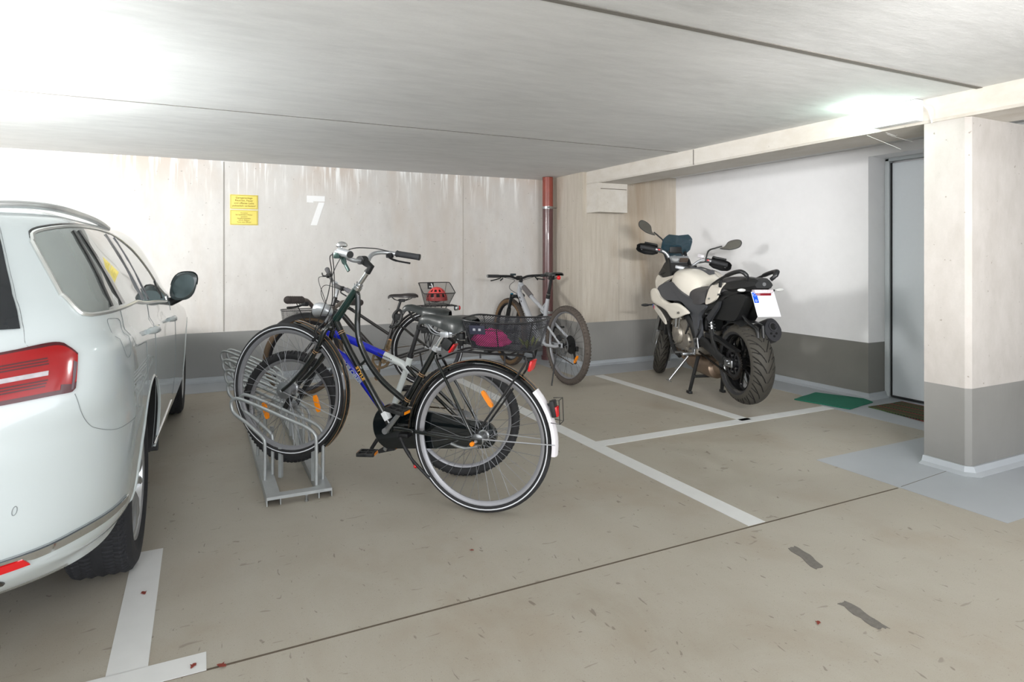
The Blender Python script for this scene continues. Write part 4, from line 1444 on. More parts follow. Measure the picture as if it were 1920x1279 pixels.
# helmet inside the rear basket
def local_to_world(rz, o, p):
    return Matrix.Translation(o) @ Matrix.Rotation(rz, 4, 'Z') @ Vector(p)
def helmet():
    w = local_to_world(math.radians(178), (1.903, 5.625, 0), (-.085, .0, .838))
    M_CORAL = mat('coral_helmet_shell', (216, 78, 76), .4, coat=.2)
    o = thing('bicycle_helmet', 'coral red bicycle helmet lying in the rear wire basket', 'helmet', tuple(w), math.radians(150))
    # shell: dome with slots left open between ribs
    b = MB()
    n, k = 49, 17
    vs, ok = [], {}
    def P(u, v, r=1.0):
        a, e = 2 * PI * u, PI / 2 * v
        return Vector((math.cos(a) * math.cos(e) * .100 * r, math.sin(a) * math.cos(e) * .084 * r, math.sin(e) * .128 * r - .046))
    def hole(u, v):
        a = u * 360
        rows = ((.18, .36), (.46, .66), (.74, .86))
        for i, (lo, hi) in enumerate(rows):
            if lo <= v <= hi:
                w = (a + (0 if i % 2 else 18)) % 36
                return 7 < w < 27
        return False
    nu, nv = 120, 40
    for shell, m_, r, nm in ((0, M_CORAL, 1.0, 'shell'), (1, mat('helmet_liner', (40, 34, 34), .8), .90, 'liner')):
        b = MB()
        idx = {}
        fs = []
        vs = []
        for i in range(nu):
            for j in range(nv + 1):
                idx[i, j] = len(vs); vs.append(P(i / nu, j / nv * .995, r))
        off = len(vs)
        for i in range(nu):
            for j in range(nv + 1):
                vs.append(P(i / nu, j / nv * .995, r - .06))
        for i in range(nu):
            for j in range(nv):
                if not shell and hole((i + .5) / nu, (j + .5) / nv):
                    continue
                i2 = (i + 1) % nu
                q = (idx[i, j], idx[i2, j], idx[i2, j + 1], idx[i, j + 1])
                fs.append(q); fs.append(tuple(x + off for x in q[::-1]))
                if not shell:
                    for (di, dj, e0, e1) in ((0, -1, 0, 1), (1, 0, 1, 2), (0, 1, 2, 3), (-1, 0, 3, 0)):
                        ii, jj = (i + di) % nu, j + dj
                        if jj < 0 or jj >= nv or hole((ii + .5) / nu, (jj + .5) / nv):
                            fs.append((q[e1], q[e0], q[e0] + off, q[e1] + off))
        b.add(vs, fs)
        b.build(nm, m_, o, angle=50)
    b = MB()
    for s in (-1, 1):
        b.tube(cr([(.05, s * .068, -.04), (.03, s * .05, -.055), (0, s * .03, -.06)]), .004, 6); b.tube(cr([(-.05, s * .068, -.04), (-.02, s * .05, -.055), (0, s * .03, -.06)]), .004, 6)
    b.build('strap', M_PLB, o)
helmet()

# pink net bag and gloves-like green cloth lying in the near basket
def blob(name, label, cat, c, s, m, seed, rz=0, amp=.25, parts=None):
    o = None
    b = MB()
    def fn(u, v):
        a, e = 2 * PI * u, PI * (v - .5)
        d = Vector((math.cos(e) * math.cos(a), math.cos(e) * math.sin(a), math.sin(e)))
        k = 1 + amp * noise.noise(d * 2.2 + Vector((seed, 0, 0))) + amp * .4 * noise.noise(d * 6 + Vector((0, seed, 0)))
        p = Vector((d.x * s[0] * k, d.y * s[1] * k, max(d.z * s[2] * k, -s[2] * .55)))
        return p
    b.grid(fn, 40, 24, closed_u=True)
    o = b.build(name, m, None, angle=80)
    o.location = c
    o.rotation_euler = (0, 0, rz)
    return tag(o, label, cat)
W = lambda x, y, z: local_to_world(math.radians(135.2), (1.19, 2.745, 0), (x, y, z))
M_PINK = mat('pink_knit', (222, 60, 140), .85, var=.25, scale=120, bump=.6)
M_OLIV = mat('olive_leaf_cloth', (120, 128, 58), .8, var=.4, scale=60)
blob('knitted_scarf', 'bright pink knitted scarf bundled up in the near wire basket', 'scarf', W(-.075, .045, .826), (.085, .05, .048), M_PINK, 3.1, math.radians(135), .35)
def twig():
    b = MB()
    random.seed(5)
    for i in range(9):
        a = random.uniform(0, 6.28); r = random.uniform(.0, .035)
        c0 = Vector((math.cos(a) * r, math.sin(a) * r, .004)); q = c0 + Vector((math.cos(a + .4) * .03, math.sin(a + .4) * .03, random.uniform(.02, .05)))
        sd = Vector((-math.sin(a), math.cos(a), .3)).normalized() * .010
        mid = c0.lerp(q, .5) + Vector((0, 0, .006))
        b.loft([[c0, c0 + Vector((0, 0, .001)), c0 + Vector((.001, 0, .001))], [mid - sd, mid + Vector((0, 0, .002)), mid + sd], [q, q + Vector((0, 0, .001)), q + Vector((.001, 0, 0))]], True, True)
    o = b.build('withered_leaves', M_OLIV, None, smooth=False)
    o.location = W(-.245, .03, .793)
    tag(o, 'few withered olive green leaves in the back of the near wire basket', 'leaves', kind='stuff')
twig()

# ================================================================ mountain bike by the pipe
def bike_d():
    t = thing('mountain_bicycle', 'silver full-suspension mountain bike standing by the dark red drain pipe', 'bicycle', (3.10, 5.10, 0), math.radians(91))
    R = .370
    RH, FH, BB = Vector((0, 0, R)), Vector((1.19, 0, R)), Vector((.44, 0, .335))
    HB, HT = Vector((.975, 0, .805)), Vector((.935, 0, .925))
    st = (HT - HB).normalized()
    b = MB()
    b.tube([HB - st * .01, HT + st * .005], [.027, .025], 18)
    b.tube(cr([HT - Vector((.0, 0, .025)), (.87, 0, .875), (.66, 0, .765), (.46, 0, .675), (.40, 0, .655)]), [.026] * 8 + [.020] * 17, 14)
    b.tube(cr([HB + Vector((-.005, 0, .01)), (.90, 0, .74), (.74, 0, .565), (.54, 0, .375), BB]), [.030] * 6 + [.032] * 12 + [.028] * 7, 14)
    b.tube([(.358, 0, .800), (.395, 0, .69), (.420, 0, .56), (.43, 0, .44), BB], [.0185, .022, .021, .02, .024], 14)
    b.tube([(.46, 0, .69), (.372, 0, .755)], .012, 10)
    b.cyl(BB - Vector((0, .04, 0)), BB + Vector((0, .04, 0)), .028, 18)
    b.sphere((.425, 0, .585), .03, 12, 8)
    fr = b.build('frame', M_MTB, t)
    b = MB()
    for s in (-1, 1):
        b.tube([(.40, s * .025, .585), (.34, s * .05, .555), (.02, s * .072, .385)], [.012, .011, .010], 10, flat=(1.3, (0, 0, 1)))
        b.tube([(.42, s * .03, .35), (.30, s * .055, .335), (.10, s * .072, .345), (.0, s * .074, .368)], [.016, .017, .014, .012], 10)
        b.box((.0, s * .075, .372), (.06, .010, .04), bevel=.004)
    b.box((.37, 0, .572), (.05, .085, .02), bevel=.006)
    b.tube([(.40, 0, .60), (.50, 0, .66)], .010, 8)
    b.build('swingarm', M_MTB, fr)
    b = MB(); b.tube([(.455, 0, .615), (.60, 0, .565)], .021, 14); b.tube([(.43, 0, .625), (.62, 0, .555)], .011, 10); b.build('rear_shock', M_PLB, fr)
    b = MB(); b.tube([(.865, 0, .8765), (.80, 0, .842), (.705, 0, .791)], .0275, 14); b.build('frame_guard', M_PATCH, fr)
    b = MB()
    for i, (x, z) in enumerate(((.90, .765), (.868, .727), (.70, .543), (.672, .515), (.644, .485))):
        b.box((x, .031, z), (.018, .003, .012), Matrix.Rotation(-.85, 3, 'Y'))
    b.build('frame_decal', M_PLB, fr)
    # fork
    b = MB()
    cr_ = HB - st * .025
    b.box(cr_ + Vector((.018, 0, -.004)), (.055, .150, .030), bevel=.010)
    for s in (-1, 1):
        p0 = cr_ + Vector((.03, s * .066, .012)); p1 = FH + Vector((-.0, s * .066, .02))
        b.tube([p0, p0.lerp(p1, .38)], .0185, 14)
    fk = b.build('suspension_fork', mat('fork_black', (22, 28, 32), .25, coat=.3), t)
    b = MB()
    for s in (-1, 1):
        p0 = cr_ + Vector((.03, s * .066, .012)); p1 = FH + Vector((-.0, s * .066, .0))
        b.tube([p0.lerp(p1, .36), p0.lerp(p1, .40), p0.lerp(p1, .9), p1], [.022, .0235, .021, .017], 14)
    b.tube(cr([(1.065, .06, .665), (1.06, .05, .735), (1.055, 0, .762), (1.06, -.05, .735), (1.065, -.06, .665)]), .012, 10)
    b.build('fork_lower_legs', M_PLB, fk)
    b = MB(); b.sphere(cr_ + Vector((.03, .066, .018)), .017, 12, 8, (1, 1, .6)); b.build('fork_top_cap', mat('blue_anodised', (40, 120, 150), .3, .8), fk)
    wheel(t, 'front_wheel', FH, R, .030, .016, None, 28, tyre=M_TYRE2, side=M_TAN, rim=M_RIMD, spoke=M_SPOKEB, knobs=72, hub_w=.07, hub_m=M_PLB, rimh=.014)
    wheel(t, 'rear_wheel', RH, R, .030, .016, None, 28, tyre=M_TYRE2, rim=M_RIM, spoke=M_SPOKEB, knobs=72, hub_w=.08, hub_m=M_PLB, refl=(218,), rimh=.014)
    # cockpit
    b = MB()
    P = HT + st * .006
    b.cyl(P, P + st * .035, .019, 16)
    CL = P + st * .03 + Vector((.045, 0, .012))
    b.tube([P + st * .025, CL], [.02, .021], 14); b.cyl(CL - Vector((0, .028, 0)), CL + Vector((0, .028, 0)), .024, 16)
    b.build('stem', M_PLB, t)
    b = MB()
    hb = [(CL.x, 0, CL.z), (CL.x, .05, CL.z), (CL.x - .005, .13, CL.z + .02), (CL.x - .03, .38, CL.z + .026)]
    b.tube(cr([(p[0], -p[1], p[2]) for p in hb[::-1]] + hb[1:], 6), .0135, 12)
    bar = b.build('handlebar', M_MATTE, t)
    for s in (-1, 1):
        b = MB(); b.tube([(CL.x - .018, s * .255, CL.z + .023), (CL.x - .031, s * .392, CL.z + .027)], .0165, 14); g_ = b.build('grip', M_GRIP, bar)
        b = MB(); b.cyl((CL.x - .031, s * .392, CL.z + .027), (CL.x - .0315, s * .396, CL.z + .027), .0150, 14); b.build('grip_end_plug', M_STEEL, g_)
        b = MB(); b.box((CL.x, s * .20, CL.z + .018), (.05, .05, .022), bevel=.006); b.tube(cr([(CL.x + .02, s * .21, CL.z + .005), (CL.x + .04, s * .25, CL.z - .012), (CL.x + .02, s * .33, CL.z - .025)]), .006, 8); b.tube(cr([(CL.x - .01, s * .2, CL.z), (CL.x + .0, s * .23, CL.z - .025)]), .007, 8)
        b.build('brake_lever', M_PLB, bar)
    b = MB(); b.box((CL.x + .0, .075, CL.z + .038), (.05, .05, .022), bevel=.006); b.cyl((CL.x, .075, CL.z), (CL.x, .075, CL.z + .03), .008, 8); b.build('display', mat('display_case', (30, 44, 50), .3), bar)
    b = MB()
    b.tube(cr([(CL.x + .01, .19, CL.z + .01), (CL.x + .04, .10, CL.z - .005), (CL.x + .05, .03, CL.z - .03), (CL.x + .04, .09, CL.z - .075), (CL.x + .02, .10, CL.z - .12), (.96, .03, .80)], 8), .0028, 6)
    b.tube(cr([(CL.x + .01, -.19, CL.z + .01), (CL.x + .05, -.10, CL.z - .02), (CL.x + .05, -.02, CL.z - .05), (.95, -.03, .86)], 8), .0028, 6)
    b.build('cables', M_CABLE, bar)
    # seat
    b = MB(); b.cyl((.362, 0, .788), (.351, 0, .822), .021, 16); b.tube([(.351, 0, .82), (.342, 0, .846)], [.019, .019], 14); b.tube([(.345, 0, .84), (.292, 0, 1.000)], .0150, 14); b.box((.29, 0, 1.005), (.055, .04, .02), bevel=.004); sp = b.build('seat_post', M_PLB, t)
    b = MB(); b.cyl((.350, 0, .825), (.345, 0, .838), .0195, 16); b.build('seat_post_collar', M_STEEL, sp)
    saddle(t, (.15, 0), .425, .275, .145, 1.048, 1.045, 1.055, M_SADDLE, .030)
    b = MB(); b.sphere((.155, 0, 1.00), .021, 16, 10, (.8, 1, 1)); b.build('saddle_light', M_RED, t)
    # drive train on the right side
    b = MB(); b.lathe([(.018, -.030), (.088, -.034), (.088, -.037), (.078, -.040), (.078, -.043), (.064, -.046), (.064, -.049), (.05, -.052), (.05, -.055), (.036, -.058), (.018, -.060)], RH, 'Y', 44, True); b.build('cassette', M_PLB, t)
    b = MB(); b.lathe([(.07, .045), (.09, .045), (.09, .047), (.07, .047)], RH, 'Y', 40, True)
    for k in range(6):
        a = 2 * PI * k / 6
        b.box(RH + Vector((math.cos(a) * .045, .046, math.sin(a) * .045)), (.07, .002, .008), Matrix.Rotation(-a + .4, 3, 'Y'))
    b.build('brake_disc', M_STEEL, t)
    b = MB(); b.box((.06, .058, .43), (.05, .028, .06), Matrix.Rotation(.5, 3, 'Y'), bevel=.008); b.cyl((0, .07, .37), (0, .09, .37), .014, 12); b.build('brake_caliper', M_PLB, t)
    b = MB(); b.box((-.02, -.085, .33), (.05, .03, .05), bevel=.01); b.box((-.01, -.075, .265), (.022, .014, .11), Matrix.Rotation(.25, 3, 'Y'), bevel=.004); b.cyl((.0, -.068, .30), (.0, -.08, .30), .02, 12); b.cyl((-.02, -.068, .205), (-.02, -.08, .205), .02, 12); b.build('derailleur', M_PLB, t)
    b = MB()
    for (x0, z0), (x1, z1) in (((.44, .395), (.0, .42)), ((.44, .27), (-.02, .186))):
        n = int((x0 - x1) / .0095)
        for i in range(n):
            q = i / (n - 1)
            b.box((x0 + (x1 - x0) * q, -.05, z0 + (z1 - z0) * q), (.0085, .005 if i % 2 else .007, .007))
    b.build('chain', M_CHAIN, t, smooth=False)
    b = MB(); b.lathe([(.04, -.048), (.062, -.048), (.062, -.052), (.04, -.052)], BB, 'Y', 36, True); b.cyl(BB - Vector((0, .075, 0)), BB + Vector((0, .075, 0)), .014, 12)
    b.tube([BB + Vector((0, .07, 0)), BB + Vector((.06, .08, -.155))], [.016, .012], 10); b.tube([BB - Vector((0, .07, 0)), BB + Vector((-.06, -.08, .155))], [.016, .012], 10)
    ck = b.build('crank', M_PLB, t)
    pedal(ck, BB + Vector((.062, .088, -.158)), .1, refl=False); pedal(ck, BB + Vector((-.062, -.088, .158)), .1, refl=False)
    # slim stand keeps it upright
    b = MB(); b.tube([(.05, .085, .33), (.0, .17, .02), (-.005, .175, .004)], .007, 8); b.build('kickstand', M_MATTE, t)
    return t
bike_d()

# ================================================================ bicycle rack
def rack():
    t = thing('bicycle_rack', 'galvanised steel bicycle rack with slanted wheel hoops on the floor', 'bicycle rack', (0, 0, 0))
    t.location = (.44, 4.5, 0)
    OX, OY = .44, 4.5
    def Wp(x, y, z):
        return Vector((x - OX, y - OY, z))
    y0, y1 = 3.255, 5.62
    for x, s in ((.318, 1), (.562, -1)):
        b = MB()
        b.prism([(x - OX - .033, .002), (x - OX - .029, .002), (x - OX - .029, .040), (x - OX + .029, .040), (x - OX + .029, .002), (x - OX + .033, .002), (x - OX + .033, .044), (x - OX - .033, .044)], y0 - OY, y1 - OY, 'XZ')
        b.build('rail', M_GALV, t, smooth=False, fix=True)
    for y in (y0 + .028, y1 - .03):
        b = MB()
        b.prism([(y - OY - .027, .030), (y - OY - .024, .030), (y - OY - .024, .0400), (y - OY + .024, .0400), (y - OY + .024, .030), (y - OY + .027, .030), (y - OY + .027, .0450), (y - OY - .027, .0450)], .287 - OX, .593 - OX, 'YZ')
        b.build('cross_bar', M_GALV, t, smooth=False, fix=True)
    b = MB(); b.cyl(Wp(.47, y0 - .005, .004), Wp(.47, y0 - .005, .03), .006, 8); b.cyl(Wp(.47, y0 - .005, .0), Wp(.47, y0 - .005, .008), .010, 6); b.build('anchor_bolt', M_STEEL, t)
    hd = math.radians(140)
    dx, dy = math.cos(hd), math.sin(hd)
    nx, ny = -dy, dx
    prof = [(-.300, .042), (-.300, .25), (-.288, .305), (-.235, .338), (-.16, .362), (.034, .425), (.150, .458), (.190, .455), (.203, .428), (.185, .383), (.115, .338), (.055, .296), (.012, .262), (0, .225), (0, .042)]
    for i in range(5):
        yb = 3.525 + i * .455
        for (ax, ay) in ((.300, 0), (.345, .075)):
            b = MB()
            pts = [Wp(ax + s * dx, yb + ay + s * dy, z) for s, z in prof]
            b.tube(cr(pts, 5), .0090, 10)
            b.build('wheel_hoop', M_GALV, t)
        # short upright stubs between the hoops
        for s in (-.215, -.02):
            b = MB()
            p = Wp(.365 + s * dx, yb + .03 + s * dy, 0)
            b.box(p + Vector((0, 0, .12)), (.018, .018, .16), Matrix.Rotation(hd, 3, 'Z'))
            b.build('hoop_stub', M_GALV, t, smooth=False)
rack()
# ================================================================ motorcycle
M_MWHITE = mat('cream_white_fairing_paint', (240, 234, 222), .2, coat=.7, var=.01)
M_MGREY = mat('dark_grey_side_panel', (74, 76, 80), .42, var=.05)
M_MBLK = mat('matt_black_plastic', (26, 27, 28), .5, var=.08)
M_MSEAT = mat('dark_grey_seat_cover', (72, 71, 73), .5, var=.08, scale=120)
M_ENG = mat('engine_metal', (168, 162, 152), .42, .75, var=.3, scale=25, rvar=.15)
M_BRONZE = mat('heated_exhaust_steel', (138, 120, 104), .38, .7, var=.25, scale=8)
M_GROOVE = mat('tyre_groove_rubber', (26, 25, 24), .9)
M_MTYRE = mat('motorcycle_tyre', (58, 55, 49), .72, var=.2, scale=18)
M_SCREEN = None
def _sc(m, nt, p):
    p.inputs['Base Color'].default_value = srgb(40, 66, 78)
    p.inputs['Roughness'].default_value = .08
    p.inputs['Alpha'].default_value = .80
    p.inputs['Specular IOR Level'].default_value = .5
M_SCREEN = fibre('smoked_blue_screen', _sc)

def plate3(b, outline, th, inward=(0, -1, 0)):
    """shell from an outline of 3-D points, thickened along a vector"""
    v = Vector(inward).normalized() * th
    o = [Vector(p) for p in outline]
    c = sum(o, Vector()) / len(o)
    n = len(o)
    vs = o + [p + v for p in o] + [c, c + v]
    fs = []
    for i in range(n):
        j = (i + 1) % n
        fs.append((i, j, 2 * n))
        fs.append((n + j, n + i, 2 * n + 1))
        fs.append((i, n + i, n + j, j))
    b.add(vs, fs)

def sidepanel(t, name, pts, m, y_sign=1, th=.02, puff=0.0, rnd=True, parent=None):
    """pts: (x, z, y) outline of a bulging panel on one side"""
    P = [Vector((x, y * y_sign, z)) for x, z, y in pts]
    if rnd:
        P = cr(P, 4, closed=True)
    c = sum(P, Vector()) / len(P)
    c.y += puff * y_sign
    n = len(P)
    b = MB()
    rings = []
    for k, (q, h) in enumerate(((1.0, -th), (1.0, -.004), (.97, .0), (.80, .35), (.5, .75), (.22, .95)) if puff > .0105 else ((1.0, -th), (1.0, -.0001))):
        ring = []
        for p in P:
            r = c.lerp(p, q)
            if k == 0:
                r = p + Vector((0, -y_sign * th, 0))
            elif k == 1:
                r = p + Vector((0, -y_sign * .004, 0))
            else:
                base = Vector((0, 0, 0))
                pl_y = p.y * q + (c.y - puff * y_sign) * (1 - q)
                r.y = pl_y + puff * y_sign * h
            ring.append(r)
        rings.append(ring)
    b.loft(rings, True, True)
    return b.build(name, m, parent or t, fix=True, angle=50)

def motorcycle():
    t = thing('motorcycle', 'white and black adventure motorcycle on its centre stand by the plaster wall', 'motorcycle', (3.806, 3.60, 0), math.radians(72.5))
    RC = Vector((0, 0, .378)); FC = Vector((1.600, 0, .300))
    HB = Vector((1.360, 0, .80)); HT = Vector((1.235, 0, 1.06))
    st = (HT - HB).normalized()
    SM = Matrix.Translation(HB) @ Matrix.Rotation(math.radians(-30), 4, st) @ Matrix.Translation(-HB)
    # wheels
    def mtyre(c, R, W, rimr, M, name, grooves, sgn=1):
        b = MB(M)
        prof = []
        n = 96
        hw = W / 2
        crown = hw * 1.05
        for k in range(n + 1):
            a = -1 + 2 * k / n
            ang = a * 2.25
            if abs(a) < .72:
                q = a / .72
                y = hw * math.sin(q * PI / 2 * .94)
                r = R - (1 - math.cos(q * PI / 2 * .94)) * hw * .82
            else:
                q = (abs(a) - .72) / .28
                y = math.copysign(hw * (1.0 - .20 * q ** 1.5), a)
                r0 = R - (1 - math.cos(PI / 2 * .94)) * hw * .82
                r = r0 - (r0 - rimr) * q
            prof.append((r, y))
        def fn(a, j, r, h):
            u = h / hw
            if abs(u) < .90 and r > R - hw * .8:
                ph = (math.degrees(a) * sgn + 30 * abs(u) ** .8) % 14.4
                ph2 = (math.degrees(a) * sgn + 14 * abs(u) ** .8 + (7 if u > 0 else 0)) % 14.4
                if (ph < 1.7 and abs(u) > .08) or (ph2 < 1.2 and .42 < abs(u) < .88):
                    r -= .008
            return r, h
        flag = set()
        def fn2(a, j, r, h):
            r2, h2 = fn(a, j, r, h)
            flag.add((round(a, 5), j)) if r2 < r - .001 else None
            return r2, h2
        SEG = 640
        b.lathe(prof, c, 'Y', SEG, fn=fn2)
        m_ = len(prof)
        isg = [(round(2 * PI * i / SEG, 5), j) in flag for i in range(SEG) for j in range(m_)]
        b.mi = [1 if sum(isg[v] for v in f) >= 2 else (2 if abs((f[0] % m_) / (m_ - 1) - .5) > .37 else 0) for f in b.f]
        w = b.build(name, [M_MTYRE, M_GROOVE, M_TYRE], t, angle=30)
        b = MB(M)
        rw = hw * .78
        b.lathe([(rimr + .004, -rw - .006), (rimr + .004, -rw), (rimr - .010, -rw * .92), (rimr - .020, -rw * .5), (rimr - .022, rw * .5), (rimr - .010, rw * .92), (rimr + .004, rw), (rimr + .004, rw + .006), (rimr - .014, rw * .96), (rimr - .030, rw * .5), (rimr - .030, -rw * .5), (rimr - .014, -rw * .96)], c, 'Y', 72, True)
        for k in range(5):
            for e in (-.13, .13):
                a = 2 * PI * k / 5 + e + .3
                a2 = 2 * PI * k / 5 + e * 2.0 + .3
                p0 = c + Vector((math.cos(a) * .045, 0, math.sin(a) * .045)); p1 = c + Vector((math.cos(a2) * (rimr - .022), 0, math.sin(a2) * (rimr - .022)))
                b.tube([p0, p0.lerp(p1, .5), p1], [.020, .014, .018], 8)
        b.cyl(c - Vector((0, .06, 0)), c + Vector((0, .06, 0)), .05, 24)
        b.build('rim', mat('gloss_black_rim', (20, 20, 21), .2, coat=.5), w)
        return w
    rw_ = mtyre(RC, .317, .190, .222, None, 'rear_wheel', True)
    fw_ = mtyre(FC, .300, .120, .219, SM, 'front_wheel', True)
    # sprocket, brake disc, chain
    b = MB()
    b.lathe([(.085, .098), (.112, .098), (.112, .104), (.085, .104)], RC, 'Y', 60, True)
    for k in range(42):
        a = 2 * PI * k / 42
        b.box(RC + Vector((math.cos(a) * .115, .101, math.sin(a) * .115)), (.008, .006, .008), Matrix.Rotation(-a, 3, 'Y'))
    for k in range(6):
        a = 2 * PI * k / 6
        b.box(RC + Vector((math.cos(a) * .062, .10, math.sin(a) * .062)), (.06, .006, .018), Matrix.Rotation(-a, 3, 'Y'))
    b.cyl(RC + Vector((0, .055, 0)), RC + Vector((0, .118, 0)), .040, 24)
    sp = b.build('sprocket', M_MATTE, rw_, smooth=False)
    for k in range(6):
        a = 2 * PI * k / 6 + .5
        b = MB(); b.cyl(RC + Vector((math.cos(a) * .062, .10, math.sin(a) * .062)), RC + Vector((math.cos(a) * .062, .113, math.sin(a) * .062)), .008, 6); b.build('sprocket_bolt', M_STEEL, sp)
    b = MB()
    for z0, z1 in ((.500, .495), (.262, .380)):
        n = 46
        for i in range(n):
            q = i / (n - 1)
            b.box((.0 + .60 * q, .101, z0 + (z1 - z0) * q), (.012, .010 if i % 2 else .014, .013))
    for i in range(22):
        a = math.radians(90 + 180 * i / 21)
        b.box(RC + Vector((math.cos(a) * .121, .101, math.sin(a) * .121)), (.012, .010 if i % 2 else .014, .013), Matrix.Rotation(-a + PI / 2, 3, 'Y'))
    b.build('chain', mat('black_drive_chain', (44, 40, 36), .45, .6, var=.3, scale=200), t, smooth=False)
    b = MB(); b.lathe([(.07, -.085), (.12, -.085), (.12, -.090), (.07, -.090)], RC, 'Y', 48, True); b.box(RC + Vector((.0, -.1, .10)), (.08, .04, .05), bevel=.008); b.build('rear_brake', M_STEEL, rw_)
    # swingarm
    b = MB()
    for s in (-1, 1):
        b.tube(cr([(.60, s * .105, .480), (.45, s * .120, .475), (.28, s * .128, .430), (.12, s * .128, .385), (-.01, s * .125, .378)], 5), [.048] * 8 + [.042] * 6 + [.034] * 7, 12, flat=(.45, (0, 1, 0)))
        b.tube(cr([(.32, s * .128, .60), (.27, s * .130, .50), (.20, s * .130, .43), (.10, s * .130, .40)], 5), [.026] * 16, 10, flat=(.6, (0, 1, 0)))
    b.box((.47, 0, .47), (.10, .22, .09), bevel=.02)
    sa = b.build('swingarm', M_MBLK, t)
    b = MB(); b.box((.0, .135, .378), (.10, .016, .055), bevel=.006); b.box((.03, .146, .378), (.035, .012, .04), bevel=.003); b.build('chain_adjuster', M_STEEL, sa)
    b = MB(); b.cyl((0, -.16, .378), (0, .155, .378), .016, 18); b.build('rear_axle', M_STEEL, sa)
    b = MB()
    plate3(b, [(.42, .135, .565), (.22, .137, .555), (.05, .137, .515), (-.09, .135, .488), (-.08, .135, .476), (.05, .137, .495), (.22, .137, .530), (.40, .135, .530)], .05)
    b.build('chain_guard', M_MBLK, sa, fix=True)
    # hugger over the rear tyre
    b = MB(); rings = []
    for i in range(17):
        a = math.radians(52 + 92 * i / 16)
        ring = []
        for k in range(9):
            q = -1 + 2 * k / 8
            ring.append(RC + Vector((math.cos(a) * (.345 - .03 * q * q), q * .100, math.sin(a) * (.345 - .03 * q * q))))
        for k in range(9):
            q = 1 - 2 * k / 8
            ring.append(RC + Vector((math.cos(a) * (.340 - .03 * q * q), q * .097, math.sin(a) * (.340 - .03 * q * q))))
        rings.append(ring)
    b.loft(rings[:11], True, True); b.build('hugger', M_MBLK, t, fix=True)
    # rear splash guard arm from the tail
    b = MB()
    b.tube(cr([(.02, .05, .76), (-.04, .04, .745), (-.10, .03, .70), (-.20, .02, .66), (-.22, .02, .60)]), .013, 8)
    b.tube([(-.215, -.02, .69), (-.225, -.02, .60)], .012, 8)
    b.build('splash_arm', M_MBLK, t)
    # engine
    b = MB()
    b.box((.93, 0, .50), (.34, .30, .30), bevel=.05)
    b.box((.98, 0, .68), (.22, .34, .20), Matrix.Rotation(math.radians(25), 3, 'Y'), bevel=.03)
    b.box((.72, 0, .46), (.26, .26, .24), bevel=.05)
    en = b.build('engine', M_ENG, t)
    for s in (-1, 1):
        b = MB()
        b.lathe([(0, s * .030), (.07, s * .030), (.085, s * .020), (.092, 0), (.092, -s * .02)], (.90, s * .160, .50), 'Y', 32)
        b.lathe([(0, s * .020), (.05, s * .020), (.062, s * .008), (.064, -s * .02)], (.74, s * .14, .46), 'Y', 28)
        for k in range(8):
            a = 2 * PI * k / 8
            b.cyl((.90 + .080 * math.cos(a), s * .160, .50 + .08 * math.sin(a)), (.90 + .08 * math.cos(a), s * .186, .50 + .08 * math.sin(a)), .007, 6)
        b.build('engine_cover', M_ENG, en)
    b = MB()
    for k in range(4):
        y = -.12 + .08 * k
        b.tube(cr([(1.09, y, .64), (1.18, y, .58), (1.19, y * .9, .42), (1.10, y * .6, .30), (.95, y * .4, .25)]), .019, 10)
    b.build('exhaust_header', M_BRONZE, t)
    b = MB()
    b.tube(cr([(.95, 0, .245), (.80, .0, .250), (.62, -.01, .245), (.50, -.03, .25), (.40, -.07, .30)]), [.06] * 6 + [.088] * 6 + [.090] * 6 + [.06] * 6 + [.04], 20, flat=(1.0, (0, 1, 0)))
    b.build('exhaust_box', M_BRONZE, t)
    b = MB(); b.tube(cr([(.40, -.07, .30), (.30, -.14, .36), (.20, -.18, .50)]), .026, 12); b.build('exhaust_pipe', M_BRONZE, t)
    # silencer
    b = MB()
    A, B_ = Vector((.34, -.16, .50)), Vector((-.055, -.200, .640))
    d = (B_ - A).normalized()
    sx = Vector((0, 1, 0)); sy = d.cross(sx).normalized()
    rings = []
    for q, k in ((0, .55), (.12, .85), (.3, 1.0), (.92, 1.0), (1.0, .93)):
        c = A.lerp(B_, q)
        ring = []
        for i in range(30):
            a = 2 * PI * i / 30
            ca, sa_ = math.cos(a), math.sin(a)
            wx, wy = .074, .098
            sk = 1 - .22 * max(0, sa_)
            ring.append(c + sx * ca * wx * k * sk + sy * -sa_ * wy * k)
        rings.append(ring)
    b.loft(rings, True, True)
    si = b.build('silencer', mat('dark_grey_silencer', (66, 66, 70), .4, .5), t, fix=True)
    b = MB(); c = A.lerp(B_, .995)
    def disc(bm, c, r0, r1, h, dd, n=28):
        ax = dd.cross(Vector((0, 0, 1))).normalized(); ay = dd.cross(ax)
        rings = []
        for rr, hh in ((r0, 0), (r1, 0), (r1, h), (r0, h)):
            rings.append([c + ax * math.cos(2 * PI * i / n) * rr + ay * math.sin(2 * PI * i / n) * rr + dd * hh for i in range(n)])
        bm.loft(rings + [rings[0]], False, True)
    disc(b, c + sy * -.022, .026, .036, .012, d); b.build('silencer_outlet', mat('outlet_ring', (90, 90, 94), .4, .7), si, fix=True)
    b = MB(); b.cyl(c + sy * -.022 - d * .01, c + sy * -.022 + d * .004, .026, 24); b.build('silencer_bore', mat('opening_black', (8, 8, 8), .9), si)  # flat black disc inside the outlet ring
    b = MB()
    for dx, dy in ((-.022, .03), (.022, .03), (0, .052)):
        p = c + sx * dx + sy * dy
        b.cyl(p, p + d * .006, .009, 14)
    b.build('silencer_end_hole', mat('opening_black', (8, 8, 8), .9), si)  # black discs drawn as the end holes
    # main frame & centre stand
    b = MB()
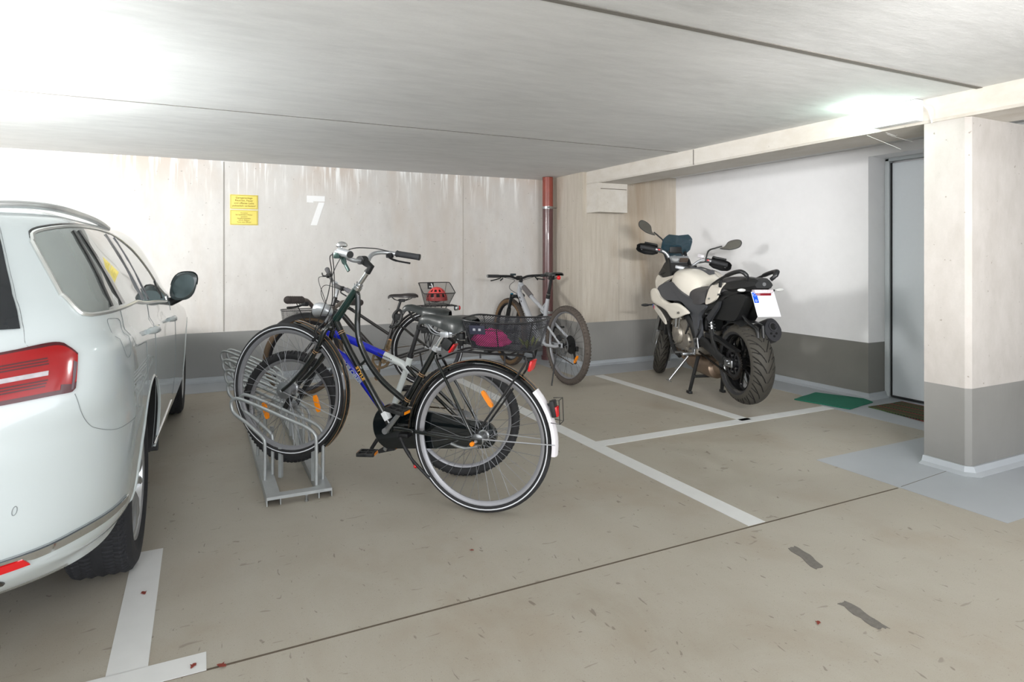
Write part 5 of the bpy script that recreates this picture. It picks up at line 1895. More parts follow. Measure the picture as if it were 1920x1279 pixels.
    for s in (-1, 1):
        b.tube(cr([(1.24, s * .05, .95), (1.05, s * .15, .86), (.80, s * .165, .74), (.62, s * .15, .60), (.58, s * .12, .42)], 5), [.038] * 21, 10, flat=(.6, (0, 1, 0)))
        b.tube([(.70, s * .10, .74), (.35, s * .11, .86), (-.05, s * .08, .92)], .018, 8)
        b.tube([(.60, s * .12, .62), (.30, s * .11, .82)], .014, 8)
        b.tube(cr([(1.14, s * .15, .72), (1.10, s * .17, .55), (.98, s * .17, .36), (.86, s * .16, .30)], 4), .020, 8)
    b.build('frame', M_MBLK, t)
    b = MB()
    for s in (-1, 1):
        b.tube([(.575, s * .12, .34), (.672, s * .150, .03)], [.017, .015], 10)
        b.box((.672, s * .155, .012), (.06, .035, .024), bevel=.006)
        b.tube([(.672, s * .15, .03), (.655, s * .15, .075)], .014, 8)
    b.tube([(.618, -.14, .16), (.618, .14, .16)], .013, 10)
    b.build('centre_stand', M_MBLK, t)
    b = MB(); b.tube([(.78, .12, .310), (.775, .30, .105)], [.012, .010], 10); b.box((.775, .305, .098), (.07, .03, .008), Matrix.Rotation(.5, 3, 'X'), bevel=.003); b.tube([(.77, .20, .215), (.80, .235, .20)], .004, 6)
    b.build('side_stand', M_STEEL, t)
    # foot rests
    for s in (-1, 1):
        b = MB()
        b.box((.43, s * .205, .475), (.075, .010, .095), Matrix.Rotation(.2, 3, 'Y'), bevel=.012)
        b.box((.49, s * .20, .40), (.05, .012, .06), bevel=.006)
        hg = b.build('heel_guard', M_STEEL, t)
        b = MB(); b.box((.435, s * .2105, .495), (.024, .004, .028), bevel=.004); b.box((.415, s * .2105, .455), (.024, .004, .024), bevel=.004); b.build('guard_hole', M_MBLK, hg)
        b = MB(); b.box((.52, s * .25, .375), (.045, .09, .022), bevel=.005); b.tube([(.52, s * .20, .378), (.66, s * .20, .36), (.73, s * .21, .355)], .007, 8); b.cyl((.74, s * .20, .355), (.74, s * .26, .355), .009, 10)
        b.build('foot_rest', M_STEEL, t)
    # radiator region and lower fairing
    b = MB(); b.box((1.18, 0, .62), (.04, .34, .34), Matrix.Rotation(-.15, 3, 'Y'), bevel=.01); b.build('radiator', M_MBLK, t)
    b = MB(); b.box((1.10, 0, .80), (.34, .26, .26), bevel=.05); b.box((.55, 0, .80), (.5, .20, .16), bevel=.05); b.box((.62, 0, .66), (.22, .18, .2), bevel=.04); b.build('airbox', M_MBLK, t)
    for s in (-1, 1):
        sidepanel(t, 'side_fairing', [(1.40, .86, .235), (1.31, .895, .235), (1.235, .875, .235), (1.145, .815, .235), (.94, .780, .235), (.75, .785, .232), (.575, .722, .215), (.66, .690, .222), (.745, .665, .225), (.86, .640, .228), (.915, .650, .23), (.98, .690, .235), (1.10, .722, .238), (1.28, .745, .24), (1.37, .78, .24)], M_MWHITE, s, .02, .014)
        sidepanel(t, 'lower_fairing', [(1.345, .735, .235), (1.27, .72, .235), (1.18, .68, .23), (1.10, .61, .215), (1.085, .565, .21), (1.14, .575, .205), (1.22, .625, .215), (1.33, .69, .225)], M_MWHITE, s, .02, .008)
        for q, (nm, mm) in enumerate((('blue_stripe', mat('stripe_blue', (30, 120, 220), .3)), ('navy_stripe', mat('stripe_navy', (30, 40, 110), .3)), ('red_stripe', mat('stripe_red', (210, 40, 40), .3)))):
            b = MB(); b.box((1.312 - .012 * q, s * .2405, .722 - .006 * q), (.008, .003, .030), Matrix.Rotation(.35, 3, 'Y')); b.build(nm, mm, t, smooth=False)
        sidepanel(t, 'fairing_gap', [(1.28, .735, .225), (1.10, .715, .225), (.98, .685, .22), (.92, .655, .21), (1.05, .60, .20), (1.12, .62, .2), (1.20, .68, .215)], M_MBLK, s, .03, .0)
        sidepanel(t, 'side_panel', [(1.285, .905, .205), (1.13, .955, .20), (.98, .968, .20), (.86, .93, .205), (.735, .880, .200), (.60, .835, .17), (.50, .805, .155), (.40, .800, .145), (.40, .77, .15), (.455, .73, .165), (.50, .66, .165), (.505, .58, .155), (.51, .50, .15), (.565, .50, .155), (.585, .58, .16), (.60, .65, .165), (.64, .72, .18), (.75, .80, .20), (.93, .80, .215), (1.10, .80, .22), (1.24, .845, .215)], M_MGREY, s, .05, .010)
        # front nose panels
        sidepanel(t, 'nose_fairing', [(1.52, .985, .13), (1.49, .935, .15), (1.42, .885, .165), (1.30, .905, .19), (1.15, .965, .185), (.95, 1.03, .16), (.93, 1.045, .15), (1.15, 1.01, .165), (1.30, 1.00, .16), (1.46, 1.02, .13)], M_MWHITE, s, .02, .004)
        sidepanel(t, 'inner_cowl', [(1.48, 1.02, .120), (1.42, 1.08, .115), (1.33, 1.15, .11), (1.26, 1.19, .11), (1.20, 1.10, .12), (1.15, 1.01, .14), (1.32, .985, .14)], M_MBLK, s, .02, .0)
        # tail side
        sidepanel(t, 'tail_cover', [(.50, .795, .12), (.36, .83, .13), (.24, .93, .135), (.05, .955, .115), (-.14, .985, .08), (-.17, .955, .08), (-.02, .92, .10), (.10, .88, .12), (.20, .81, .13), (.34, .765, .135), (.44, .745, .135)], M_MBLK, s, .06, .004)
        sidepanel(t, 'seat_side_cover', [(.10, 1.005, .135), (.02, 1.030, .12), (.28, .965, .14), (.36, .90, .15), (.385, .81, .15), (.27, .825, .16), (.20, .86, .16), (.14, .94, .15)] if False else [(.285, .970, .140), (.09, 1.00, .135), (.13, .95, .152), (.19, .86, .16), (.38, .808, .15), (.345, .90, .150)], M_MWHITE, s, .02, .004)
        # pannier mount / rear inner panel
        sidepanel(t, 'rear_under_panel', [(.36, .80, .12), (.20, .83, .13), (.02, .90, .12), (-.13, .92, .09), (-.14, .87, .09), (-.02, .73, .09), (.06, .70, .10), (.34, .70, .12), (.42, .74, .12)], M_MBLK, s, .10, .0)
        b = MB()
        plate3(b, [(.36, s * .150, .70), (.16, s * .150, .845), (.13, s * .15, .85), (.15, s * .15, .80), (.31, s * .15, .665)], .02, (0, -s, 0)); b.build('pannier_bracket', mat('dark_bracket', (48, 50, 54), .5), t, fix=True)
    for s in (-1,):
        sidepanel(t, 'shoulder_fairing', [(1.10, 1.065, .165), (1.0, 1.083, .19), (.88, 1.072, .205), (.76, 1.035, .205), (.66, .985, .19), (.78, .955, .20), (.95, .960, .20), (1.08, .985, .18)], M_MWHITE, s, .05, .012)
    # engine fittings
    b = MB()
    for k in range(6):
        b.box((.985 - .010 * k, .172, .625 + .020 * k), (.17, .02, .006), Matrix.Rotation(math.radians(25), 3, 'Y'))
    b.build('cylinder_fins', M_ENG, en)
    b = MB(); b.tube([(.86, .19, .74), (.875, .195, .56)], [.014, .012], 10); b.tube([(.80, .185, .70), (.83, .19, .55)], .006, 8); b.build('starter_motor', M_STEEL, en)
    b = MB()
    b.tube(cr([(1.02, .17, .76), (.98, .20, .66), (1.05, .19, .50), (1.0, .16, .36)]), .010, 8); b.tube(cr([(.70, .15, .70), (.66, .17, .60), (.72, .17, .52)]), .008, 8); b.tube(cr([(.50, .13, .66), (.48, .15, .58), (.55, .15, .50)]), .008, 8)
    b.build('hoses', M_MBLK, t)
    for x, z in ((1.06, .43), (.80, .37), (.98, .40), (.70, .56), (.64, .40), (1.02, .58)):
        b = MB(); b.cyl((x, .15, z), (x, .172, z), .010, 8); b.build('engine_bolt', M_STEEL, en)
    for x, z in ((.66, .455), (.50, .58), (.345, .73), (.30, .86), (.135, .905), (1.135, .82), (.59, .70)):
        b = MB(); b.cyl((x, .14, z), (x, .162, z), .007, 10); b.build('panel_bolt', M_STEEL, t)
    # tank
    b = MB()
    rings = []
    for x, zt, zb, w in ((1.13, 1.040, .96, .10), (1.08, 1.070, .90, .15), (1.00, 1.092, .88, .178), (.90, 1.098, .87, .19), (.80, 1.090, .86, .185), (.70, 1.055, .86, .165), (.62, 1.010, .86, .145), (.57, .965, .86, .12)):
        ring = []
        for k in range(33):
            a = PI * k / 32
            ca, sa_ = math.cos(a), math.sin(a)
            y = math.copysign(abs(ca) ** .55, ca) * w
            z = zb + (zt - zb) * abs(sa_) ** .62
            if abs(ca) > .3 and .6 < x < 1.05:
                pass
            ring.append(Vector((x, y, z)))
        ring += [Vector((x, -w * .8, zb - .04)), Vector((x, w * .8, zb - .04))]
        rings.append(ring)
    dense = []
    for i in range(len(rings) - 1):
        for k in range(4):
            p = [cr([rings[max(i - 1, 0)][j], rings[i][j], rings[i + 1][j], rings[min(i + 2, len(rings) - 1)][j]], 4)[4 + k] for j in range(len(rings[0]))]
            dense.append(p)
    dense.append(rings[-1])
    b.loft(dense, True, True)
    tk = b.build('fuel_tank', M_MWHITE, t, fix=True)
    b = MB(); plate3(b, [(1.10, -.03, 1.075), (1.02, -.055, 1.103), (.90, -.06, 1.112), (.70, -.095, 1.078), (.67, -.060, 1.078), (.66, -.03, 1.072), (.78, .0, 1.100), (.90, .03, 1.112), (1.02, .04, 1.105), (1.10, .03, 1.075)], .03, (0, 0, -1)); b.build('tank_trim', M_MGREY, tk, fix=True)
    b = MB(); b.cyl((.95, 0, 1.105), (.95, 0, 1.122), .04, 28); b.build('filler_cap', M_MBLK, tk)
    # seats
    def seat(secs, name, m):
        b = MB(); rings = []
        for x, zt, zb, w in secs:
            ring = []
            for k in range(25):
                a = PI * k / 24
                ca, sa_ = math.cos(a), math.sin(a)
                ring.append(Vector((x, math.copysign(abs(ca) ** .6, ca) * w, zb + (zt - zb) * abs(sa_) ** .55)))
            rings.append(ring)
        dense = []
        for i in range(len(rings) - 1):
            for k in range(4):
                dense.append([cr([rings[max(i - 1, 0)][j], rings[i][j], rings[i + 1][j], rings[min(i + 2, len(rings) - 1)][j]], 4)[4 + k] for j in range(len(rings[0]))])
        dense.append(rings[-1])
        b.loft(dense, True, True)
        return b.build(name, m, t, fix=True)
    seat([(.875, .905, .885, .04), (.86, .925, .88, .09), (.80, .955, .86, .14), (.70, .962, .835, .155), (.58, .950, .80, .165), (.46, .945, .80, .165), (.40, .955, .82, .15)], 'rider_seat', M_MSEAT)
    seat([(.42, .960, .84, .12), (.36, 1.000, .86, .135), (.22, 1.035, .90, .13), (.08, 1.050, .94, .115), (-.04, 1.050, .96, .10), (-.10, 1.035, .97, .08)], 'passenger_seat', M_MSEAT)
    # tail unit
    b = MB(); rings = []
    for x, zt, zb, w in ((.10, 1.02, .93, .125), (0, 1.035, .935, .12), (-.12, 1.048, .95, .105), (-.22, 1.045, .965, .085), (-.265, 1.030, .975, .070)):
        rings.append([Vector((x, y * w, z)) for y, z in ((-1, zb + .02), (-.9, zt - .02), (-.6, zt), (.6, zt), (.9, zt - .02), (1, zb + .02), (.8, zb), (-.8, zb))])
    b.loft(rings, True, True); ta = b.build('tail', M_MBLK, t, fix=True, angle=30)
    b = MB(); b.cyl((-.262, 0, 1.003), (-.270, 0, 1.003), .014, 20); b.build('seat_lock', M_STEEL, ta)
    # grab rails
    for s in (-1, 1):
        b = MB()
        b.tube(cr([(.24, s * .145, .985), (.10, s * .155, 1.030), (-.06, s * .155, 1.075), (-.17, s * .150, 1.095), (-.21, s * .135, 1.090), (-.225, s * .11, 1.060), (-.20, s * .095, 1.035)], 6), [.014] * 10 + [.021] * 20 + [.016] * 7, 12, flat=(.75, (0, 0, 1)))
        b.tube([(.10, s * .152, 1.025), (.12, s * .150, .965)], .013, 8)
        b.build('grab_rail', mat('satin_black_rail', (34, 35, 37), .35), t)
    # tail lamp and plate
    b = MB(); b.box((-.245, 0, .950), (.05, .15, .028), bevel=.008); tl = b.build('tail_lamp', mat('clear_tail_lens', (205, 196, 200), .1, coat=1.0, var=.3, scale=90), t)
    b = MB(); b.box((-.235, 0, .925), (.05, .125, .032), bevel=.006); b.build('lamp_lens', mat('wine_red_lens', (120, 24, 36), .12, coat=1.0), tl)
    b = MB(); b.box((-.15, 0, .93), (.20, .06, .04), bevel=.01); b.tube([(-.16, 0, .93), (-.235, 0, .86)], .018, 8); b.build('plate_holder', M_MBLK, t)
    RP = Matrix.Rotation(math.radians(28), 3, 'Y')
    pc = Vector((-.290, 0, .858))
    b = MB(); b.box(pc, (.004, .182, .200), RP, bevel=.0015); lp = b.build('licence_plate', mat('licence_plate_white', (226, 228, 236), .35), t)
    b = MB(); b.box(pc + RP @ Vector((-.003, .070, .052)), (.0012, .036, .084), RP); bs = b.build('country_band', mat('plate_blue', (10, 80, 215), .35), lp, smooth=False)
    tx = text_obj('country_letter', ['D'], .024, M_DECAL, lp, tuple(pc + RP @ Vector((-.0042, .070, .025))), (0, 0, 0))
    Xd, Yd = Vector((0, -1, 0)), RP @ Vector((0, 0, 1))
    tx.rotation_euler = Matrix((Xd, Yd, Xd.cross(Yd))).transposed().to_euler()
    b = MB()
    for k in range(12):
        a = 2 * PI * k / 12
        b.sphere(pc + RP @ Vector((-.0036, .070 + .010 * math.cos(a), .074 + .010 * math.sin(a))), .0017, 6, 4)
    b.build('star_ring', M_DECAL, lp)
    for s in (-1, 1):
        b = MB(); b.tube([(-.20, s * .06, .948), (-.215, s * .115, .955)], .008, 8); ind = b.build('rear_indicator', M_MBLK, t)
        b = MB(); b.sphere((-.218, s * .152, .958), .034, 16, 10, (.35, 1, .38)); b.build('indicator_lens', mat('clear_indicator_lens', (196, 196, 194), .12, coat=1.0), ind)
        b = MB(); b.tube([(1.34, s * .20, .735), (1.35, s * .27, .728)], .008, 8); b.sphere((1.35, s * .305, .727), .045, 14, 8, (.35, 1, .32)); b.build('front_indicator', M_MBLK, t)
    # fork
    b = MB(SM)
    for s in (-1, 1):
        top = HT + Vector((.065, s * .105, 0)) + st * .02
        ax = FC + Vector((-.0, s * .105, .02))
        b.tube([top, top.lerp(ax, .45)], .027, 16)
    b.box(HB + Vector((.06, 0, -.01)), (.07, .26, .05), Matrix.Rotation(-.45, 3, 'Y'), bevel=.012)
    b.box(HT + Vector((.055, 0, .005)), (.07, .26, .03), Matrix.Rotation(-.45, 3, 'Y'), bevel=.010)
    fk = b.build('fork', mat('gold_anodised_fork', (196, 164, 84), .3, .7), t)
    b = MB(SM)
    for s in (-1, 1):
        top = HT + Vector((.065, s * .105, 0)) + st * .02
        ax = FC + Vector((-.0, s * .105, .02))
        b.tube([top.lerp(ax, .44), top.lerp(ax, .9), ax + Vector((0, 0, -.03))], [.0225, .0235, .028], 14)
        b.cyl(top, top + st * .03, .022, 16)
    b.build('fork_leg', M_STEEL, fk)
    b = MB(SM)
    for s in (-1, 1):
        b.lathe([(.11, s * .075), (.157, s * .075), (.157, s * .080), (.11, s * .080)], FC, 'Y', 56, True)
        b.box(FC + Vector((-.13, s * .080, .08)), (.05, .05, .11), Matrix.Rotation(-.4, 3, 'Y'), bevel=.01)
    b.build('front_brake', M_STEEL, fw_)
    b = MB(SM); rings = []
    for i in range(14):
        a = math.radians(40 + 110 * i / 13)
        ring = []
        for k in range(9):
            q = -1 + 2 * k / 8
            ring.append(FC + Vector((math.cos(a) * (.322 - .035 * q * q), q * .072, math.sin(a) * (.322 - .035 * q * q))))
        for k in range(9):
            q = 1 - 2 * k / 8
            ring.append(FC + Vector((math.cos(a) * (.318 - .035 * q * q), q * .069, math.sin(a) * (.318 - .035 * q * q))))
        rings.append(ring)
    b.loft(rings, True, True); b.build('front_mudguard', M_MBLK, t, fix=True)
    # front beak / headlamp housing behind the screen
    b = MB(); rings = []
    for x, zt, zb, w in ((1.26, 1.16, .95, .12), (1.38, 1.15, .93, .135), (1.50, 1.08, .92, .12), (1.60, 1.00, .91, .08), (1.66, .955, .91, .03)):
        rings.append([Vector((x, y * w, z)) for y, z in ((-1, (zt + zb) / 2), (-.7, zt - .01), (0, zt), (.7, zt - .01), (1, (zt + zb) / 2), (.6, zb), (-.6, zb))])
    b.loft(rings, True, True); b.build('front_cowl', M_MBLK, t, fix=True)
    # windscreen
    b = MB()
    sil = [(0, 1.236, .140), (0, 1.30, .152), (.0, 1.35, .150), (0, 1.395, .125), (0, 1.412, .085), (0, 1.405, .04)]
    def half(v):
        return interp([(0, .085), (.12, .12), (.30, .152), (.65, .156), (.80, .148), (.93, .122), (1, .098)], v)
    def scr(u, v, o_=0):
        y = (2 * u - 1) * half(v)
        z = 1.205 + .215 * v - .010 * (1 - abs(2 * u - 1)) * v
        x = 1.38 - .12 * v - .5 * y * y + o_
        return Vector((x, y, z))
    vs = [scr(i / 20, j / 20) for i in range(21) for j in range(21)] + [scr(i / 20, j / 20, .004) for i in range(21) for j in range(21)]
    fs = []
    for i in range(20):
        for j in range(20):
            q = (i * 21 + j, (i + 1) * 21 + j, (i + 1) * 21 + j + 1, i * 21 + j + 1)
            fs.append(q); fs.append(tuple(k + 441 for k in q[::-1]))
    edge = [i * 21 for i in range(21)] + [20 * 21 + j for j in range(1, 21)] + [i * 21 + 20 for i in range(19, -1, -1)] + [j for j in range(19, 0, -1)]
    for a, c_ in zip(edge, edge[1:] + edge[:1]):
        fs.append((a, a + 441, c_ + 441, c_))
    b.add(vs, fs); b.build('windscreen', M_SCREEN, t, fix=True, angle=30)
    b = MB(); b.box((1.335, 0, 1.275), (.02, .125, .075), bevel=.012); b.tube([(1.34, -.08, 1.22), (1.35, -.05, 1.28)], .008, 8); b.tube([(1.34, .08, 1.22), (1.35, .05, 1.28)], .008, 8)
    b.tube([(1.26, .10, 1.10), (1.37, .11, 1.27)], .012, 8); b.tube([(1.26, -.10, 1.10), (1.37, -.11, 1.27)], .016, 8); b.build('screen_bracket', M_MBLK, t)
    # instruments
    b = MB(); b.box((1.255, 0, 1.175), (.03, .19, .075), Matrix.Rotation(math.radians(-35), 3, 'Y'), bevel=.012); ic = b.build('instrument_cluster', M_SILVER, t)
    b = MB(); b.box((1.243, -.045, 1.172), (.02, .085, .050), Matrix.Rotation(math.radians(-35), 3, 'Y'), bevel=.003); b.build('instrument_display', mat('display_brown', (92, 82, 74), .2), ic)
    b = MB(); b.cyl((1.245, .045, 1.178), (1.232, .045, 1.187), .034, 28); b.build('rev_counter', mat('dial_grey', (170, 172, 172), .3), ic)
    # handlebar with guards, mirrors
    b = MB(SM)
    CL = HT + Vector((.03, 0, .055))
    hb = [(CL.x, 0, CL.z - .01), (CL.x + .005, .08, CL.z), (CL.x - .01, .16, CL.z + .085), (CL.x - .03, .23, CL.z + .105), (CL.x - .085, .40, CL.z + .098)]
    b.tube(cr([(p[0], -p[1], p[2]) for p in hb[::-1]] + hb[1:], 8), .0140, 14)
    b.box(CL + Vector((0, 0, -.02)), (.05, .12, .035), bevel=.008)
    bar = b.build('handlebar', M_SILVER, t)
    for s in (-1, 1):
        b = MB(SM); g0, g1 = Vector((CL.x - .045, s * .27, CL.z + .103)), Vector((CL.x - .090, s * .415, CL.z + .098)); b.tube([g0, g1], [.019, .019], 14); b.build('grip', M_GRIP, bar)
        b = MB(SM); b.box((CL.x - .025, s * .235, CL.z + .105), (.05, .06, .045), bevel=.008); sw = b.build('switch_block', M_MBLK, bar)
        b = MB(SM); b.box((CL.x - .052, s * .235, CL.z + .108), (.008, .02, .012), bevel=.003); b.build('red_switch', M_RED, sw)
        # hand guard shell wraps the front of the grip
        b = MB(SM)
        def hg(u, v, o_=0):
            a = PI * (v - .5)
            y = s * (.25 + .205 * u)
            w = interp([(0, .030), (.2, .050), (.6, .056), (.9, .042), (1, .02)], u)
            x = CL.x + .030 + .035 * math.cos(a * .95) - .10 * u ** 2.4 + o_
            z = CL.z + .098 + math.sin(a) * w - .01 * u
            return Vector((x, y, z))
        vs = [hg(i / 14, j / 10) for i in range(15) for j in range(11)] + [hg(i / 14, j / 10, -.006) for i in range(15) for j in range(11)]
        fs = []
        for i in range(14):
            for j in range(10):
                q = (i * 11 + j, (i + 1) * 11 + j, (i + 1) * 11 + j + 1, i * 11 + j + 1)
                fs.append(q); fs.append(tuple(k + 165 for k in q[::-1]))
        edge = [i * 11 for i in range(15)] + [14 * 11 + j for j in range(1, 11)] + [i * 11 + 10 for i in range(13, -1, -1)] + [j for j in range(9, 0, -1)]
        for a, c_ in zip(edge, edge[1:] + edge[:1]):
            fs.append((a, a + 165, c_ + 165, c_))
        b.add(vs, fs)
        b.box((CL.x + .045, s * .33, CL.z + .148), (.05, .13, .018), Matrix.Rotation(s * -.15, 3, 'Z') @ Matrix.Rotation(.25, 3, 'Y'), bevel=.006)
        b.box((CL.x - .01, s * .40, CL.z + .09), (.09, .02, .05), Matrix.Rotation(0, 3, 'Z'), bevel=.008)
        b.build('hand_guard', M_MBLK, bar, fix=True)
        b = MB(SM); b.tube(cr([(CL.x + .0, s * .24, CL.z + .10), (CL.x + .02, s * .30, CL.z + .085), (CL.x - .005, s * .39, CL.z + .08)]), .006, 8); b.build('lever', M_MATTE, bar)
        # mirror
        b = MB(SM)
        m0 = Vector((CL.x - .01, s * .21, CL.z + .115)); m1 = m0 + Vector((.01, s * .01, .085)); m2 = m0 + Vector((.03, s * .065, .125)); m3 = m0 + Vector((.035, s * .12, .155))
        b.tube(cr([m0, m1, m2, m3], 5), .0075, 8)
        mc = m3 + Vector((.01, s * .075, .035))
        ox = Vector((0, s * math.cos(.32), math.sin(.32))); oz = Vector((.12, -s * math.sin(.32), math.cos(.32))).normalized(); on = ox.cross(oz).normalized()
        if on.x > 0: on = -on
        ol = [(-.105, -.028), (-.06, -.012), (-.02, .030), (.04, .044), (.088, .034), (.098, .0), (.07, -.036), (.0, -.050), (-.05, -.045)]
        ol = [(p.x, p.y) for p in cr([(a, c_, 0) for a, c_ in ol], 4, True)]
        rings = [[mc + ox * a * k + oz * c_ * k - on * h for a, c_ in ol] for k, h in ((1.0, 0), (1.03, .006), (.95, .020), (.6, .032))]
        b.loft(rings, True, True)
        mh = b.build('mirror', M_MBLK, bar, fix=True)
        b = MB(SM); rings = [[mc + ox * a * .93 + oz * c_ * .90 + on * h for a, c_ in ol] for h in (.0, .0015)]
        b.loft(rings, True, True); b.build('mirror_glass', mat('mirror_glass_grey', (150, 148, 142), .04, 1.0), mh, smooth=False, fix=True)
    b = MB(SM); b.box((CL.x + .02, -.16, CL.z + .135), (.045, .06, .035), bevel=.005); b.tube([(CL.x + .02, -.16, CL.z + .12), (CL.x + .01, -.18, CL.z + .10)], .01, 8); b.build('brake_fluid_tank', mat('fluid_tank', (190, 186, 190), .3), bar)
    b = MB(SM)
    b.tube(cr([(CL.x, .22, CL.z + .09), (CL.x + .06, .14, CL.z + .07), (CL.x + .09, .05, CL.z), (1.30, .03, .95)], 6), .005, 6); b.tube(cr([(CL.x, -.22, CL.z + .09), (CL.x + .07, -.12, CL.z + .05), (CL.x + .09, -.03, CL.z - .02), (1.30, -.03, .93)], 6), .005, 6)
    b.build('cables', M_CABLE, bar)
    # shock and small fittings
    b = MB(); pts = []
    p0, p1 = Vector((.46, .06, .70)), Vector((.42, .06, .52))
    for i in range(70):
        a = 2 * PI * i / 10
        c_ = p0.lerp(p1, i / 69)
        pts.append(c_ + Vector((math.cos(a) * .026, math.sin(a) * .026, 0)))
    b.tube(pts, .005, 6); b.cyl(p0, p1, .014, 12); b.build('rear_shock', M_STEEL, t)
    tx = text_obj('fairing_lettering', ['XR'], .030, M_MBLK, t, (.72, .240, .705), (0, 0, 0), 1.0, .0, .0008, 1.5)
    tx.rotation_euler = Matrix((Vector((-1, 0, .12)).normalized(), Vector((.12, 0, 1)).normalized(), Vector((0, 1, 0)))).transposed().to_euler()
    return t
motorcycle()
# ================================================================ white estate car
# body surface: plan outlines stacked by height
def tab(T,x):
    # monotone-ish cubic (Catmull) lookup
    if x<=T[0][0]: return T[0][1]
    if x>=T[-1][0]: return T[-1][1]
    for i in range(len(T)-1):
        if x<=T[i+1][0]:
            x0,y0=T[i];x1,y1=T[i+1];h=x1-x0;t=(x-x0)/h
            def sl(j):
                if j<=0 or j>=len(T)-1: return 0 if j<=0 else (T[j][1]-T[j-1][1])/(T[j][0]-T[j-1][0])
                a=(T[j][1]-T[j-1][1])/(T[j][0]-T[j-1][0]);b=(T[j+1][1]-T[j][1])/(T[j+1][0]-T[j][0])
                return 0 if a*b<=0 else 2*a*b/(a+b)
            m0,m1=sl(i)*h,sl(i+1)*h
            return (2*t**3-3*t*t+1)*y0+(t**3-2*t*t+t)*m0+(-2*t**3+3*t*t)*y1+(t**3-t*t)*m1
CW=[(.33,.850),(.36,.882),(.40,.895),(.45,.902),(.62,.914),(.80,.917),(.91,.914),(.937,.910),(.953,.894),(1.0,.887),(1.05,.876),(1.08,.860),(1.15,.830),(1.25,.778),(1.315,.737),(1.342,.70),(1.360,.65),(1.376,.57),(1.388,.44),(1.396,.22)]
CR=[(.33,-.93),(.36,-.99),(.42,-1.03),(.5,-1.05),(.58,-1.045),(.7,-1.035),(.8,-1.015),(.9,-.99),(1.0,-.965),(1.05,-.95),(1.2,-.85),(1.3,-.775),(1.335,-.73),(1.360,-.66),(1.38,-.52),(1.396,-.3)]
CF=[(.18,3.2),(.28,3.36),(.45,3.42),(.62,3.42),(.72,3.36),(.80,3.18),(.86,2.95),(.92,2.6),(.97,2.25),(1.0,2.08),(1.1,1.90),(1.2,1.68),(1.3,1.42),(1.35,1.12),(1.37,.9),(1.385,.6),(1.396,.35)]
X0=-.25;BOW=.10
CN=[(.33,4.5),(.60,5.0),(.74,6.0),(.84,8.5),(.95,9.0),(1.05,8.0),(1.2,6.0),(1.39,4.5)]
def slope(z): return .045 if z<1.05 else (.045*(1.25-z)/.2 if z<1.25 else 0)
def CP(s,z,off=0.0):
    """point of the car's right flank: s 0..1 rear middle to flank, s>1 along the flank (metres)"""
    R=tab(CR,z);F=tab(CF,z)
    if s<=1:
        th=max(0,s)*math.pi/2;n=tab(CN,z)
        c=max(0,math.cos(th))**(2/n);w=math.sin(th)**(2/n)
        x=X0-(X0-R-BOW*w*w)*c
        y=tab(CW,z+slope(z)*x)*w*(1-.045*((X0-x)/.75)**2)
    else:
        x=X0+(s-1)
        W=tab(CW,z+slope(z)*x)
        xf0=F-min(1.0,.45*(F-X0));
        y=W
        if x>xf0:
            q=min(1,(x-xf0)/(F-xf0));y=W*(1-q**3.2)**(1/3.2)
    return [x,-y,z]
def CPO(s,z,off):
    """same, moved outwards along the surface normal"""
    e=1e-3
    a=CP(s-e,z);b=CP(s+e,z);c0=CP(s,z-e);d=CP(s,z+e)
    u=[b[i]-a[i] for i in range(3)];v=[d[i]-c0[i] for i in range(3)]
    n=[u[1]*v[2]-u[2]*v[1],u[2]*v[0]-u[0]*v[2],u[0]*v[1]-u[1]*v[0]]
    l=math.sqrt(sum(k*k for k in n)) or 1
    p=CP(s,z)
    # outward has negative y or rearward
    sg=1 if (n[1]*p[1]+ (n[0]*(p[0]-.8)))>0 else -1
    return [p[i]+sg*n[i]/l*off for i in range(3)]


M_CARW = mat('white_car_paint', (196, 205, 207), .22, coat=1.0, var=.008, scale=3)
M_CGLASS = mat('tinted_car_glass', (166, 174, 172), .03, .62, spec=1.0, coat=.6, var=.06, scale=4)
M_CBLACK = mat('gloss_black_trim', (20, 22, 24), .12, coat=.5)
M_CGAP = mat('panel_gap', (138, 144, 146), .8)
M_LAMPR = mat('tail_lamp_red', (150, 1, 8), .12, coat=.2, spec=.4)
M_LAMPD = mat('tail_lamp_dark_red', (70, 10, 20), .12, coat=.25)
M_LAMPS = mat('tail_lamp_smoked', (84, 62, 70), .1, coat=1.0)
M_LAMPC = mat('tail_lamp_clear', (178, 172, 178), .12, coat=1.0, var=.3, scale=60)
M_ALLOY = mat('silver_alloy', (188, 190, 192), .28, .85)
M_CTYRE = mat('car_tyre', (34, 35, 39), .8, var=.2, scale=50, bump=.2)

